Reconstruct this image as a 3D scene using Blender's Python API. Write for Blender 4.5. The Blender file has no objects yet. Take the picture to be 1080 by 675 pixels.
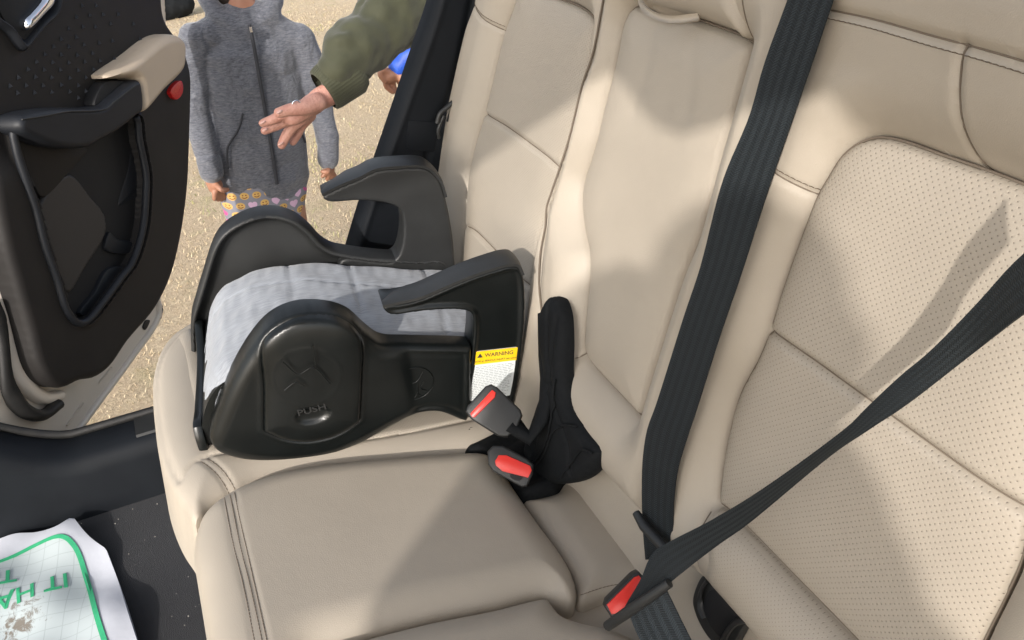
import bpy, bmesh, math, random
import numpy as np
from mathutils import Vector, Matrix
random.seed(7); np.random.seed(7)
R = math.radians
scn = bpy.context.scene
C = scn.collection
# ------------------------------------------------------------------ camera
CP = np.array([-.724, .376, .792]); PIT, YAW, ROL, FPX = R(32.37), R(21.96), R(-4.48), 892.
FW = np.array([math.cos(PIT)*math.cos(YAW), -math.cos(PIT)*math.sin(YAW), -math.sin(PIT)])
RT = np.cross(FW, [0, 0, 1]); RT /= np.linalg.norm(RT); UP = np.cross(RT, FW)
RT, UP = RT*math.cos(ROL)+UP*math.sin(ROL), -RT*math.sin(ROL)+UP*math.cos(ROL)
cam = bpy.data.objects.new('camera', bpy.data.cameras.new('camera')); C.objects.link(cam)
M3 = Matrix((RT, UP, -FW)).transposed()
cam.matrix_world = Matrix.Translation(Vector(CP)) @ M3.to_4x4()
cam.data.sensor_width = 36; cam.data.lens = 36*FPX/1080; cam.data.clip_end = 500; cam.data.clip_start = .02
scn.camera = cam

def ray(px, py): return FW + RT*((px-540)/FPX) - UP*((py-337.5)/FPX)
def hit(px, py, p0, n):
    d = ray(px, py); n = np.array(n, float)
    return CP + d*(((np.array(p0)-CP) @ n)/(d @ n))
def atx(px, py, x): return hit(px, py, (x, 0, 0), (1, 0, 0))
def atz(px, py, z): return hit(px, py, (0, 0, z), (0, 0, 1))

class Frame:
    def __init__(s, O, ex, ey, en=None):
        s.O = np.array(O, float); s.ex = np.array(ex, float); s.ex /= np.linalg.norm(s.ex)
        s.ey = np.array(ey, float); s.ey /= np.linalg.norm(s.ey)
        s.en = np.array(en, float) if en is not None else np.cross(s.ex, s.ey)
    def to3(s, a, b, o): return s.O + np.multiply.outer(a, s.ex) + np.multiply.outer(b, s.ey) + np.multiply.outer(o, s.en)
    def px(s, x, y, o=0.):
        h = hit(x, y, s.O + s.en*o, s.en) - s.O
        return (float(h @ s.ex), float(h @ s.ey))
    def poly(s, pts, o=0.): return [s.px(x, y, o) for x, y in pts]
rc, tl = R(15.14), R(8.12)
BK = Frame((0, 0, 0), (1, 0, 0), (0, -math.sin(rc), math.cos(rc)), (0, math.cos(rc), math.sin(rc)))
CU = Frame((0, 0, 0), (1, 0, 0), (0, math.cos(tl), math.sin(tl)), (0, -math.sin(tl), math.cos(tl)))
DH = np.array((.95, .80, 0.)); du = np.array((.65, -.47, 0.)); du /= np.linalg.norm(du)
DR = Frame(DH, du, (0, 0, 1), (du[1], -du[0], 0))
if (CP-DH) @ DR.en < 0: DR.en = -DR.en
c8, s8 = math.cos(R(8)), math.sin(R(8))
SN = Frame((.175, 0, 0), (s8, c8, 0), (0, 0, 1), (-c8, s8, 0))    # booster near side (the booster stands turned by 8 degrees)
SF = Frame((.175+.265*c8, -.265*s8, 0), (s8, c8, 0), (0, 0, 1), (-c8, s8, 0))     # booster far side, inner face
FL = Frame((0, 0, -.46), (1, 0, 0), (0, 1, 0), (0, 0, 1))

# ------------------------------------------------------------------ object helpers
def tag(o, label=None, cat=None, group=None, kind=None):
    if label: o['label'] = label
    if cat: o['category'] = cat
    if group: o['group'] = group
    if kind: o['kind'] = kind
    return o
def thing(name, label, cat, loc=(0, 0, 0), group=None):
    o = bpy.data.objects.new(name, None); C.objects.link(o); o.location = loc; o.empty_display_size = .05
    return tag(o, label, cat, group)
def link(name, me, mat=None, parent=None, smooth=True):
    o = bpy.data.objects.new(name, me); C.objects.link(o)
    if mat: me.materials.append(mat)
    if smooth: me.polygons.foreach_set('use_smooth', [True]*len(me.polygons))
    if parent:
        o.parent = parent
        pw = Matrix.Identity(4); q = parent
        while q: pw = q.matrix_parent_inverse @ q.matrix_basis @ pw; q = q.parent
        o.matrix_parent_inverse = pw.inverted()
    return o
def mesh(name, v, f, mat=None, parent=None, smooth=True, uv=None, autos=None):
    me = bpy.data.meshes.new(name); me.from_pydata([tuple(map(float, p)) for p in v], [], [tuple(map(int, q)) for q in f])
    if uv is not None:
        L = me.uv_layers.new(name='UVMap'); li = np.zeros(len(me.loops), int); me.loops.foreach_get('vertex_index', li)
        L.data.foreach_set('uv', np.array(uv, float)[li].ravel())
    me.update(); o = link(name, me, mat, parent, smooth)
    if autos: 
        me.polygons.foreach_set('use_smooth', [True]*len(me.polygons)); me.set_sharp_from_angle(angle=R(autos))
    return o
def fromp(name, bm, mat=None, parent=None, smooth=True, autos=None):
    bmesh.ops.recalc_face_normals(bm, faces=bm.faces)
    me = bpy.data.meshes.new(name); bm.to_mesh(me); bm.free(); o = link(name, me, mat, parent, smooth)
    if autos: me.set_sharp_from_angle(angle=R(autos))
    return o
def smooth_curve(pts, n=8, closed=False):
    """Catmull-Rom; a point given twice in a row stays a corner"""
    P = [np.array(p, float) for p in pts]; out = []; N = len(P)
    rng = range(N if closed else N-1)
    for i in rng:
        p1, p2 = P[i], P[(i+1) % N]
        if np.linalg.norm(p2-p1) < 1e-9: continue
        p0 = P[(i-1) % N] if (closed or i > 0) else p1
        p3 = P[(i+2) % N] if (closed or i < N-2) else p2
        if np.linalg.norm(p0-p1) < 1e-9: p0 = p1-(p2-p1)
        if np.linalg.norm(p3-p2) < 1e-9: p3 = p2+(p2-p1)
        a = max(np.linalg.norm(p1-p0), 1e-9)**.5; b = np.linalg.norm(p2-p1)**.5; c = max(np.linalg.norm(p3-p2), 1e-9)**.5
        m1 = (p2-p1) + b*((p1-p0)/a-(p2-p0)/(a+b))*1.0
        m1 = b*((p1-p0)/a/a*a-(p2-p0)/(a+b)+(p2-p1)/b)
        m2 = b*((p2-p1)/b-(p3-p1)/(b+c)+(p3-p2)/c)
        for k in range(n):
            t = k/n; t2 = t*t; t3 = t2*t
            out.append((2*t3-3*t2+1)*p1+(t3-2*t2+t)*m1+(-2*t3+3*t2)*p2+(t3-t2)*m2)
    if not closed: out.append(P[-1])
    return np.array(out)
def segdist(Q, poly, closed=True):
    """distance to polyline and nearest point"""
    poly = np.asarray(poly); A = poly if closed else poly[:-1]; B = np.roll(poly, -1, 0) if closed else poly[1:]
    best = np.full(len(Q), 1e9); near = np.zeros((len(Q), 2))
    for a, b in zip(A, B):
        ab = b-a; L = ab @ ab
        if L < 1e-14: continue
        t = np.clip(((Q-a) @ ab)/L, 0, 1); pr = a+t[:, None]*ab; d = ((Q-pr)**2).sum(1)
        m = d < best; best[m] = d[m]; near[m] = pr[m]
    return np.sqrt(best), near
def inside(Q, poly):
    poly = np.asarray(poly); c = np.zeros(len(Q), bool); x, y = Q[:, 0], Q[:, 1]
    for (x1, y1), (x2, y2) in zip(poly, np.roll(poly, -1, 0)):
        if y1 == y2: continue
        m = ((y1 > y) != (y2 > y)) & (x < (x2-x1)*(y-y1)/(y2-y1)+x1); c ^= m
    return c
def rnd(d, Rr, H):
    t = np.clip(d/Rr, 0, 1); return H*np.sqrt(np.clip(1-(1-t)**2, 0, 1))
def groove(A, B, line, w, depth):
    d, _ = segdist(np.stack([A, B], 1), line, False); return -depth*np.exp(-(d/w)**2)
def sheet(name, fr, outline, hf, mat, parent=None, res=.004, base=-.03, crop=None, snap=()):
    """raised panel with an outline: hf(A,B,D) gives its height above the frame plane; sides run down to `base`"""
    ol = np.asarray(outline); lo = ol.min(0); hi = ol.max(0)
    if crop is not None: lo = np.maximum(lo, crop[0]); hi = np.minimum(hi, crop[1])
    nx = int((hi[0]-lo[0])/res)+2; ny = int((hi[1]-lo[1])/res)+2
    gx = lo[0]+np.arange(nx)*res; gy = lo[1]+np.arange(ny)*res
    A, B = np.meshgrid(gx, gy, indexing='ij'); Q = np.stack([A.ravel(), B.ravel()], 1)
    D, _ = segdist(Q, ol); ins = inside(Q, ol); D = np.where(ins, D, -D)
    keep = D > .3*res; idx = np.full(len(Q), -1); 
    faces = []; K = keep.reshape(nx, ny)
    I = np.arange(nx*ny).reshape(nx, ny)
    q = K[:-1, :-1] & K[1:, :-1] & K[1:, 1:] & K[:-1, 1:]
    c = np.stack([I[:-1, :-1], I[1:, :-1], I[1:, 1:], I[:-1, 1:]], -1)
    faces = [tuple(r) for r in c[q]]
    cnt = K[:-1, :-1].astype(int)+K[1:, :-1]+K[1:, 1:]+K[:-1, 1:]
    for r in c[cnt == 3]: faces.append(tuple(i for i in r if keep[i]))
    used = sorted({i for f in faces for i in f}); remap = {u: k for k, u in enumerate(used)}
    faces = [tuple(remap[i] for i in f) for f in faces]; V2 = Q[used].copy(); D2 = D[used].copy()
    for ln, cl in snap:
        d_, nr_ = segdist(V2, np.asarray(ln), cl); m_ = (d_ < .56*res) & (D2 > 1.2*res); V2[m_] = nr_[m_]
    ec = {}
    for f in faces:
        for a, b in zip(f, f[1:]+f[:1]):
            ec[(a, b)] = 1
    bd = [(a, b) for (a, b) in ec if (b, a) not in ec]
    bv = sorted({i for e in bd for i in e}); _, near = segdist(V2[bv], ol)
    rid = {v: len(V2)+k for k, v in enumerate(bv)}
    n1 = len(V2)+len(bv)
    allv = np.concatenate([V2, near]); allD = np.concatenate([np.maximum(D2, 0), np.zeros(len(bv))])
    h = hf(allv[:, 0], allv[:, 1], allD)
    if np.isscalar(h): h = np.full(len(allv), h)
    P3 = fr.to3(allv[:, 0], allv[:, 1], h)
    Pb = fr.to3(near[:, 0], near[:, 1], np.full(len(bv), base))
    P3 = np.concatenate([P3, Pb]); bid = {v: n1+k for k, v in enumerate(bv)}
    for a, b in bd:
        faces.append((b, a, rid[a], rid[b])); faces.append((rid[b], rid[a], bid[a], bid[b]))
    uv = np.concatenate([allv, near])
    o = mesh(name, P3, faces, mat, parent, uv=uv)
    if np.linalg.det(np.array([fr.ex, fr.ey, fr.en])) < 0: o.data.flip_normals()
    o.data.set_sharp_from_angle(angle=R(75)); hf.ol = ol
    return o
def surf_line(fr, pts, hf, off=0.):
    pts = np.asarray(pts); D = segdist(pts, hf.ol)[0] if hasattr(hf, 'ol') else np.full(len(pts), .02)
    return fr.to3(pts[:, 0], pts[:, 1], hf(pts[:, 0], pts[:, 1], D)+off)
def tube_bm(bm, P, r, seg=8, caps=True, flat=1., nrm=None):
    P = [Vector(p) for p in P]; n = len(P); rings = []
    rr = r if hasattr(r, '__len__') else [r]*n
    ref = Vector(nrm) if nrm is not None else Vector((.3, .2, .93))
    for i in range(n):
        t = (P[min(i+1, n-1)]-P[max(i-1, 0)]).normalized()
        s = t.cross(ref)
        if s.length < 1e-4: s = t.orthogonal()
        s.normalize(); u = s.cross(t)
        rings.append([bm.verts.new(P[i]+(s*math.cos(k*2*math.pi/seg)+u*math.sin(k*2*math.pi/seg)*flat)*rr[i]) for k in range(seg)])
    for a, b in zip(rings, rings[1:]):
        for k in range(seg): bm.faces.new((a[k], a[(k+1) % seg], b[(k+1) % seg], b[k]))
    if caps: bm.faces.new(rings[0][::-1]); bm.faces.new(rings[-1])
def tube(name, P, r, mat, parent=None, seg=8, flat=1., nrm=None):
    bm = bmesh.new(); tube_bm(bm, P, r, seg, True, flat, nrm); return fromp(name, bm, mat, parent, autos=50)
def resample(P, step):
    P = np.asarray(P); d = np.r_[0, np.cumsum(np.linalg.norm(np.diff(P, axis=0), axis=1))]; n = max(int(d[-1]/step), 1)
    t = np.linspace(0, d[-1], n+1); return np.stack([np.interp(t, d, P[:, k]) for k in range(P.shape[1])], 1)
def stitches(name, lines, mat, parent, step=.0055, r=.00045, lab=None):
    for L in lines:
        S = resample(L, step); bm = bmesh.new()
        for a, b in zip(S, S[1:]):
            m = (a+b)/2; tube_bm(bm, [a+(m-a)*.10, m+[0, 0, .0004], b-(b-m)*.12], [r*.8, r, r*.8], 5)
        fromp(name, bm, mat, parent)
def plate(name, fr, pts, o0, o1, mat, parent=None, bev=.002, n=6, smooth=True, curve=True, seg=2):
    """solid extruded outline between heights o0 and o1 with bevelled edges"""
    ol = smooth_curve(pts, n, True) if curve else np.array(pts)
    bm = bmesh.new(); v0 = [bm.verts.new(fr.to3(a, b, o0)) for a, b in ol]; v1 = [bm.verts.new(fr.to3(a, b, o1)) for a, b in ol]
    f0 = bm.faces.new(v0[::-1]); f1 = bm.faces.new(v1); N = len(ol)
    for i in range(N): bm.faces.new((v0[i], v0[(i+1) % N], v1[(i+1) % N], v1[i]))
    bmesh.ops.recalc_face_normals(bm, faces=bm.faces)
    if bev:
        es = [e for e in bm.edges if len(e.link_faces) == 2 and (f0 in e.link_faces or f1 in e.link_faces)]
        bmesh.ops.bevel(bm, geom=es, offset=bev, segments=seg, affect='EDGES', profile=.5)
    return fromp(name, bm, mat, parent, autos=35)
def ribbon(name, L, Rr, mat, parent=None, th=.0013, sag=0):
    """strap between two edge lines (3-D) with thickness"""
    L = np.asarray(L); Rr = np.asarray(Rr); n = len(L); m = 7
    V = []; uv = []; s = np.r_[0, np.cumsum(np.linalg.norm(np.diff((L+Rr)/2, axis=0), axis=1))]
    T = np.gradient((L+Rr)/2, axis=0); W = Rr-L
    N = np.cross(T, W); N /= np.linalg.norm(N, axis=1)[:, None]
    for sg in (1, -1):
        for i in range(n):
            for k in range(m):
                t = k/(m-1); bow = sag*(1-(2*t-1)**2)
                V.append(L[i]+W[i]*t+N[i]*(sg*th+bow)); uv.append((t, s[i]))
    F = []
    for sg in (0, 1):
        o = sg*n*m
        for i in range(n-1):
            for k in range(m-1):
                q = (o+i*m+k, o+i*m+k+1, o+(i+1)*m+k+1, o+(i+1)*m+k); F.append(q if sg == 0 else q[::-1])
    o = n*m
    for i in range(n-1):
        F.append((i*m, (i+1)*m, o+(i+1)*m, o+i*m)); F.append((i*m+m-1, o+i*m+m-1, o+(i+1)*m+m-1, (i+1)*m+m-1))
    for k in range(m-1):
        F.append((k, o+k, o+k+1, k+1)); F.append(((n-1)*m+k, (n-1)*m+k+1, o+(n-1)*m+k+1, o+(n-1)*m+k))
    ob = mesh(name, V, F, mat, parent, uv=uv)
    bm = bmesh.new(); bm.from_mesh(ob.data); bmesh.ops.recalc_face_normals(bm, faces=bm.faces); bm.to_mesh(ob.data); bm.free()
    ob.data.set_sharp_from_angle(angle=R(50)); return ob
def boxm(name, c, s, mat, parent=None, rot=None, bev=.003, taper=None, seg=3):
    bm = bmesh.new(); bmesh.ops.create_cube(bm, size=1)
    for v in bm.verts:
        k = 1.
        if taper and v.co.z > 0: k = taper
        v.co = Vector((v.co.x*s[0]*k, v.co.y*s[1]*k, v.co.z*s[2]))
    if bev: bmesh.ops.bevel(bm, geom=bm.edges, offset=bev, segments=seg, affect='EDGES', profile=.5)
    Mx = Matrix.Translation(Vector(c)) @ (rot.to_4x4() if rot else Matrix.Identity(4)); bm.transform(Mx)
    return fromp(name, bm, mat, parent, autos=40)
def blob(name, chains, mat, parent=None, vox=.01, smooth=2, noise=None, mesh_fn=None):
    """one continuous body: tapering limbs (list of (points, radii[, flat, normal])) fused by a voxel remesh"""
    bm = bmesh.new()
    for ch in chains:
        P, r = ch[0], ch[1]; flat = ch[2] if len(ch) > 2 else 1.; nr = ch[3] if len(ch) > 3 else None
        P = [np.array(p, float) for p in P]
        S = smooth_curve(P, 6); k = np.linspace(0, len(r)-1, len(S)); rr = list(np.interp(k, range(len(r)), r))
        # round ends
        t0 = S[0]-S[1]; t0 /= np.linalg.norm(t0); t1 = S[-1]-S[-2]; t1 /= np.linalg.norm(t1)
        pre = [S[0]+t0*rr[0]*f for f in (.95, .75, .4)]; post = [S[-1]+t1*rr[-1]*f for f in (.4, .75, .95)]
        rr = [rr[0]*.3, rr[0]*.66, rr[0]*.92]+rr+[rr[-1]*.92, rr[-1]*.66, rr[-1]*.3]
        tube_bm(bm, pre+list(S)+post, rr, 20, True, flat, nr)
    if mesh_fn: mesh_fn(bm)
    o = fromp(name, bm, mat, parent)
    md = o.modifiers.new('remesh', 'REMESH'); md.mode = 'VOXEL'; md.voxel_size = vox; md.use_smooth_shade = True
    if smooth: s = o.modifiers.new('sm', 'SMOOTH'); s.iterations = smooth; s.factor = .5
    if noise:
        for k, (sz, st) in enumerate(noise):
            t = bpy.data.textures.new(name+'_t', 'CLOUDS'); t.noise_scale = sz; t.noise_depth = 2
            d = o.modifiers.new('d', 'DISPLACE'); d.texture = t; d.strength = st; d.texture_coords = 'GLOBAL'; d.mid_level = .5
    return o

# ------------------------------------------------------------------ materials
class NT:
    def __init__(s, m): s.t = m.node_tree; s.n = s.t.nodes; s.l = s.t.links
    def new(s, k, **kw):
        x = s.n.new(k)
        for a, b in kw.items():
            if a.startswith('i_'):
                nm = a[2:]; x.inputs[int(nm) if nm.isdigit() else nm].default_value = b
            else: setattr(x, a, b)
        return x
    def math(s, op, a, b=None, c=None, clamp=False):
        x = s.n.new('ShaderNodeMath'); x.operation = op; x.use_clamp = clamp
        for i, v in enumerate((a, b, c)):
            if v is None: continue
            if isinstance(v, (int, float)): x.inputs[i].default_value = v
            else: s.l.new(v, x.inputs[i])
        return x.outputs[0]
    def mix(s, f, a, b):
        x = s.n.new('ShaderNodeMix'); x.data_type = 'RGBA'
        for i, v in ((0, f), (6, a), (7, b)):
            if isinstance(v, (int, float)): x.inputs[i].default_value = v
            elif isinstance(v, tuple): x.inputs[i].default_value = (*v[:3], 1)
            else: s.l.new(v, x.inputs[i])
        return x.outputs[2]
def mat(name, col, rough=.6, metal=0., spec=.5, sheen=0., coat=0.):
    m = bpy.data.materials.new(name); m.use_nodes = True; b = m.node_tree.nodes['Principled BSDF']
    b.inputs['Base Color'].default_value = (*col, 1); b.inputs['Roughness'].default_value = rough; b.inputs['Metallic'].default_value = metal
    b.inputs['Specular IOR Level'].default_value = spec; b.inputs['Sheen Weight'].default_value = sheen; b.inputs['Coat Weight'].default_value = coat
    return m, NT(m), b
def noisy(name, col, col2, scale=60, rough=.6, bump=.1, bscale=None, dist=.001, detail=4, **k):
    m, N, b = mat(name, col, rough, **k)
    tc = N.new('ShaderNodeTexCoord'); n = N.new('ShaderNodeTexNoise', i_Scale=scale, i_Detail=detail); N.l.new(tc.outputs['Object'], n.inputs['Vector'])
    r = N.math('MULTIPLY_ADD', n.outputs['Fac'], 2.2, -.6, True)
    N.l.new(N.mix(r, col, col2), b.inputs['Base Color'])
    if bump:
        n2 = N.new('ShaderNodeTexNoise', i_Scale=bscale or scale, i_Detail=detail); N.l.new(tc.outputs['Object'], n2.inputs['Vector'])
        bp = N.new('ShaderNodeBump', i_Strength=bump, i_Distance=dist); N.l.new(n2.outputs['Fac'], bp.inputs['Height']); N.l.new(bp.outputs[0], b.inputs['Normal'])
    return m
LC = (.39, .343, .280)
def leather(name, perf=0., pr=.0009, col=LC):
    m, N, b = mat(name, col, .5, spec=.4)
    tc = N.new('ShaderNodeTexCoord')
    v = N.new('ShaderNodeTexVoronoi', i_Scale=900.); N.l.new(tc.outputs['Object'], v.inputs['Vector'])
    n = N.new('ShaderNodeTexNoise', i_Scale=7., i_Detail=3.); N.l.new(tc.outputs['Object'], n.inputs['Vector'])
    n3 = N.new('ShaderNodeTexNoise', i_Scale=38., i_Detail=2.); N.l.new(tc.outputs['Object'], n3.inputs['Vector'])
    c = N.mix(N.math('MULTIPLY_ADD', n.outputs['Fac'], 2., -.5, True), tuple(x*.95 for x in col), tuple(x*1.06 for x in col))
    bp1 = N.new('ShaderNodeBump', i_Strength=.035, i_Distance=.010); N.l.new(n3.outputs['Fac'], bp1.inputs['Height'])
    bp = N.new('ShaderNodeBump', i_Strength=.22, i_Distance=.0006); N.l.new(v.outputs['Distance'], bp.inputs['Height']); N.l.new(bp1.outputs[0], bp.inputs['Normal'])
    last = bp
    r = N.math('MULTIPLY_ADD', n.outputs['Fac'], .2, .4); N.l.new(r, b.inputs['Roughness'])
    if perf:
        s = N.new('ShaderNodeSeparateXYZ'); uvn = N.new('ShaderNodeUVMap'); uvn.uv_map = 'UVMap'; N.l.new(uvn.outputs[0], s.inputs[0])
        u = N.math('DIVIDE', s.outputs[0], perf); w = N.math('DIVIDE', s.outputs[1], perf)
        def dots(ou, ow):
            fu = N.math('SUBTRACT', N.math('FRACT', N.math('ADD', u, ou)), .5); fw = N.math('SUBTRACT', N.math('FRACT', N.math('ADD', w, ow)), .5)
            return N.math('SQRT', N.math('ADD', N.math('MULTIPLY', fu, fu), N.math('MULTIPLY', fw, fw)))
        d = N.math('MINIMUM', dots(0, 0), dots(.5, .5)); k = pr/perf
        hole = N.math('SUBTRACT', 1., N.math('DIVIDE', N.math('SUBTRACT', d, k*.55), k*.6, None, True), None, True)
        c = N.mix(N.math('MULTIPLY', hole, .62), c, (.05, .037, .026))
        dim = N.math('SUBTRACT', 1., N.math('DIVIDE', d, k*2.2, None, True), None, True)
        b2 = N.new('ShaderNodeBump', i_Strength=.4, i_Distance=.0012); b2.invert = True; N.l.new(dim, b2.inputs['Height']); N.l.new(bp.outputs[0], b2.inputs['Normal']); last = b2
    N.l.new(c, b.inputs['Base Color']); N.l.new(last.outputs[0], b.inputs['Normal'])
    return m
M = {}
M['leather'] = leather('leather')
M['perf'] = leather('leather_perforated', .0062, .00054)
M['perf_far'] = leather('leather_perforated_fine', .0050, .00036)
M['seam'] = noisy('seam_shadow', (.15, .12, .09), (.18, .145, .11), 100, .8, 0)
M['stitch'] = noisy('thread', (.10, .075, .05), (.16, .12, .085), 300, .8, 0)
M['black'] = noisy('black_plastic', (.0035, .0045, .0045), (.006, .0075, .0075), 30, .30, .12, 500, .0006, spec=.4)
M['blackmatte'] = noisy('black_matte_plastic', (.015, .0155, .0155), (.022, .023, .023), 25, .46, .25, 900, .0005)
M['trim'] = noisy('dark_trim', (.011, .0125, .016), (.016, .018, .022), 14, .5, .25, 900, .0006, spec=.32)
M['pillar'] = noisy('pillar_plastic', (.005, .0065, .009), (.008, .010, .013), 14, .62, .25, 900, .0006, spec=.2)
M['trimwarm'] = noisy('dark_trim_warm', (.014, .0125, .012), (.019, .017, .016), 14, .6, .25, 900, .0006, spec=.3)
M['pit'] = noisy('black_recess', (.004, .004, .005), (.007, .007, .008), 30, .7, 0)
M['carpet'] = noisy('carpet', (.003, .0035, .006), (.010, .011, .015), 260, .95, 1., 700, .004, sheen=.15)
M['fabricblack'] = noisy('black_boot_fabric', (.004, .005, .006), (.008, .009, .010), 200, .8, .3, 600, .001, spec=.2)
M['paint'] = noisy('pale_paint', (.72, .65, .56), (.75, .68, .59), 4, .28, 0, coat=.6)
M['rubber'] = noisy('rubber', (.010, .010, .010), (.018, .017, .016), 60, .6, .1, 300)
M['red'] = noisy('red_button', (.62, .022, .016), (.70, .035, .022), 60, .35, .05, 300)
M['redlens'] = noisy('red_lens', (.45, .006, .008), (.6, .03, .03), 300, .2, .3, 400)
M['chrome'], _, _ = mat('chrome', (.75, .78, .85), .12, 1.)
M['beige'] = leather('beige_trim', col=(.50, .41, .31))
M['yellow'] = noisy('yellow_print', (.85, .52, .01), (.9, .58, .02), 40, .4, 0)
M['white'] = noisy('white_print', (.68, .72, .72), (.74, .77, .77), 40, .4, 0)
M['ink'] = noisy('ink', (.03, .03, .03), (.05, .05, .05), 60, .6, 0)
M['inkgrey'] = noisy('ink_grey', (.30, .33, .34), (.36, .38, .39), 60, .6, 0)
M['green'] = noisy('green_print', (.03, .33, .15), (.045, .40, .19), 60, .6, 0)
M['skin'] = noisy('skin_light', (.47, .22, .17), (.58, .32, .25), 42, .5, .6, 190, .003)
M['skin2'] = noisy('skin_tan', (.33, .15, .09), (.40, .20, .13), 30, .5, .2, 160, .002)
M['nail'] = noisy('nail', (.62, .38, .33), (.66, .42, .36), 30, .3, 0)
M['olive'] = noisy('olive_cloth', (.030, .032, .015), (.047, .049, .023), 24, .8, .4, 500, .001, sheen=.2)
M['blue'] = noisy('blue_cloth', (.015, .07, .42), (.02, .10, .55), 24, .5, .2, 200)
M['jeans'] = noisy('dark_jeans', (.02, .03, .06), (.04, .05, .09), 60, .9, .3, 300)
M['hair'] = noisy('dark_hair', (.012, .008, .006), (.03, .02, .014), 120, .5, .4, 200)
M['zip'] = noisy('zip_tape', (.020, .022, .030), (.03, .033, .042), 100, .6, 0)
def belt_mat(name, c1, c2):
    m, N, b = mat(name, c1, .6, spec=.28)
    s = N.new('ShaderNodeSeparateXYZ'); uvn = N.new('ShaderNodeUVMap'); uvn.uv_map = 'UVMap'; N.l.new(uvn.outputs[0], s.inputs[0])
    u, v = s.outputs[0], s.outputs[1]
    band = N.math('GREATER_THAN', N.math('SINE', N.math('MULTIPLY', u, 31.4)), .0)
    zig = N.math('ADD', N.math('MULTIPLY', v, 2500.), N.math('MULTIPLY', N.math('PINGPONG', N.math('MULTIPLY', u, 10.), 1.), 7.))
    w = N.math('SINE', zig); w2 = N.math('MULTIPLY_ADD', w, .5, .5)
    N.l.new(N.mix(N.math('MULTIPLY_ADD', w2, .5, N.math('MULTIPLY', band, .4)), c1, c2), b.inputs['Base Color'])
    bp = N.new('ShaderNodeBump', i_Strength=.5, i_Distance=.0006); N.l.new(N.math('ADD', w2, N.math('MULTIPLY', band, .5)), bp.inputs['Height']); N.l.new(bp.outputs[0], b.inputs['Normal'])
    return m
M['belt'] = belt_mat('belt_webbing', (.008, .0105, .012), (.023, .029, .033))
def fabric_grey():
    m, N, b = mat('grey_fabric', (.3, .32, .35), .85, sheen=.3)
    s = N.new('ShaderNodeTexCoord'); mp = N.new('ShaderNodeMapping'); mp.inputs['Scale'].default_value = (900, 40, 120); N.l.new(s.outputs['Object'], mp.inputs[0])
    n = N.new('ShaderNodeTexNoise', i_Scale=1., i_Detail=3.); N.l.new(mp.outputs[0], n.inputs[0])
    f = N.math('MULTIPLY_ADD', n.outputs['Fac'], 3., -1., True)
    N.l.new(N.mix(f, (.215, .23, .255), (.33, .35, .38)), b.inputs['Base Color'])
    w = N.new('ShaderNodeTexNoise', i_Scale=24., i_Detail=3.); N.l.new(s.outputs['Object'], w.inputs[0])
    b1 = N.new('ShaderNodeBump', i_Strength=.2, i_Distance=.01); N.l.new(w.outputs['Fac'], b1.inputs['Height'])
    bp = N.new('ShaderNodeBump', i_Strength=.4, i_Distance=.0008); N.l.new(n.outputs['Fac'], bp.inputs['Height']); N.l.new(b1.outputs[0], bp.inputs['Normal']); N.l.new(bp.outputs[0], b.inputs['Normal'])
    return m
M['fabric'] = fabric_grey()
def heather():
    m, N, b = mat('heather_knit', (.08, .085, .1), .9, sheen=.4)
    s = N.new('ShaderNodeTexCoord'); mp = N.new('ShaderNodeMapping'); mp.inputs['Scale'].default_value = (45, 70, 300); N.l.new(s.outputs['Object'], mp.inputs[0])
    n = N.new('ShaderNodeTexNoise', i_Scale=1., i_Detail=5., i_Roughness=.7); N.l.new(mp.outputs[0], n.inputs[0])
    f = N.math('MULTIPLY_ADD', n.outputs['Fac'], 3.6, -1.35, True)
    N.l.new(N.mix(f, (.072, .077, .096), (.165, .172, .196)), b.inputs['Base Color'])
    w = N.new('ShaderNodeTexNoise', i_Scale=13., i_Detail=4., i_Distortion=1.2); N.l.new(s.outputs['Object'], w.inputs[0])
    bp = N.new('ShaderNodeBump', i_Strength=.4, i_Distance=.03); N.l.new(w.outputs['Fac'], bp.inputs['Height']); N.l.new(bp.outputs[0], b.inputs['Normal'])
    return m
M['heather'] = heather()
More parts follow.
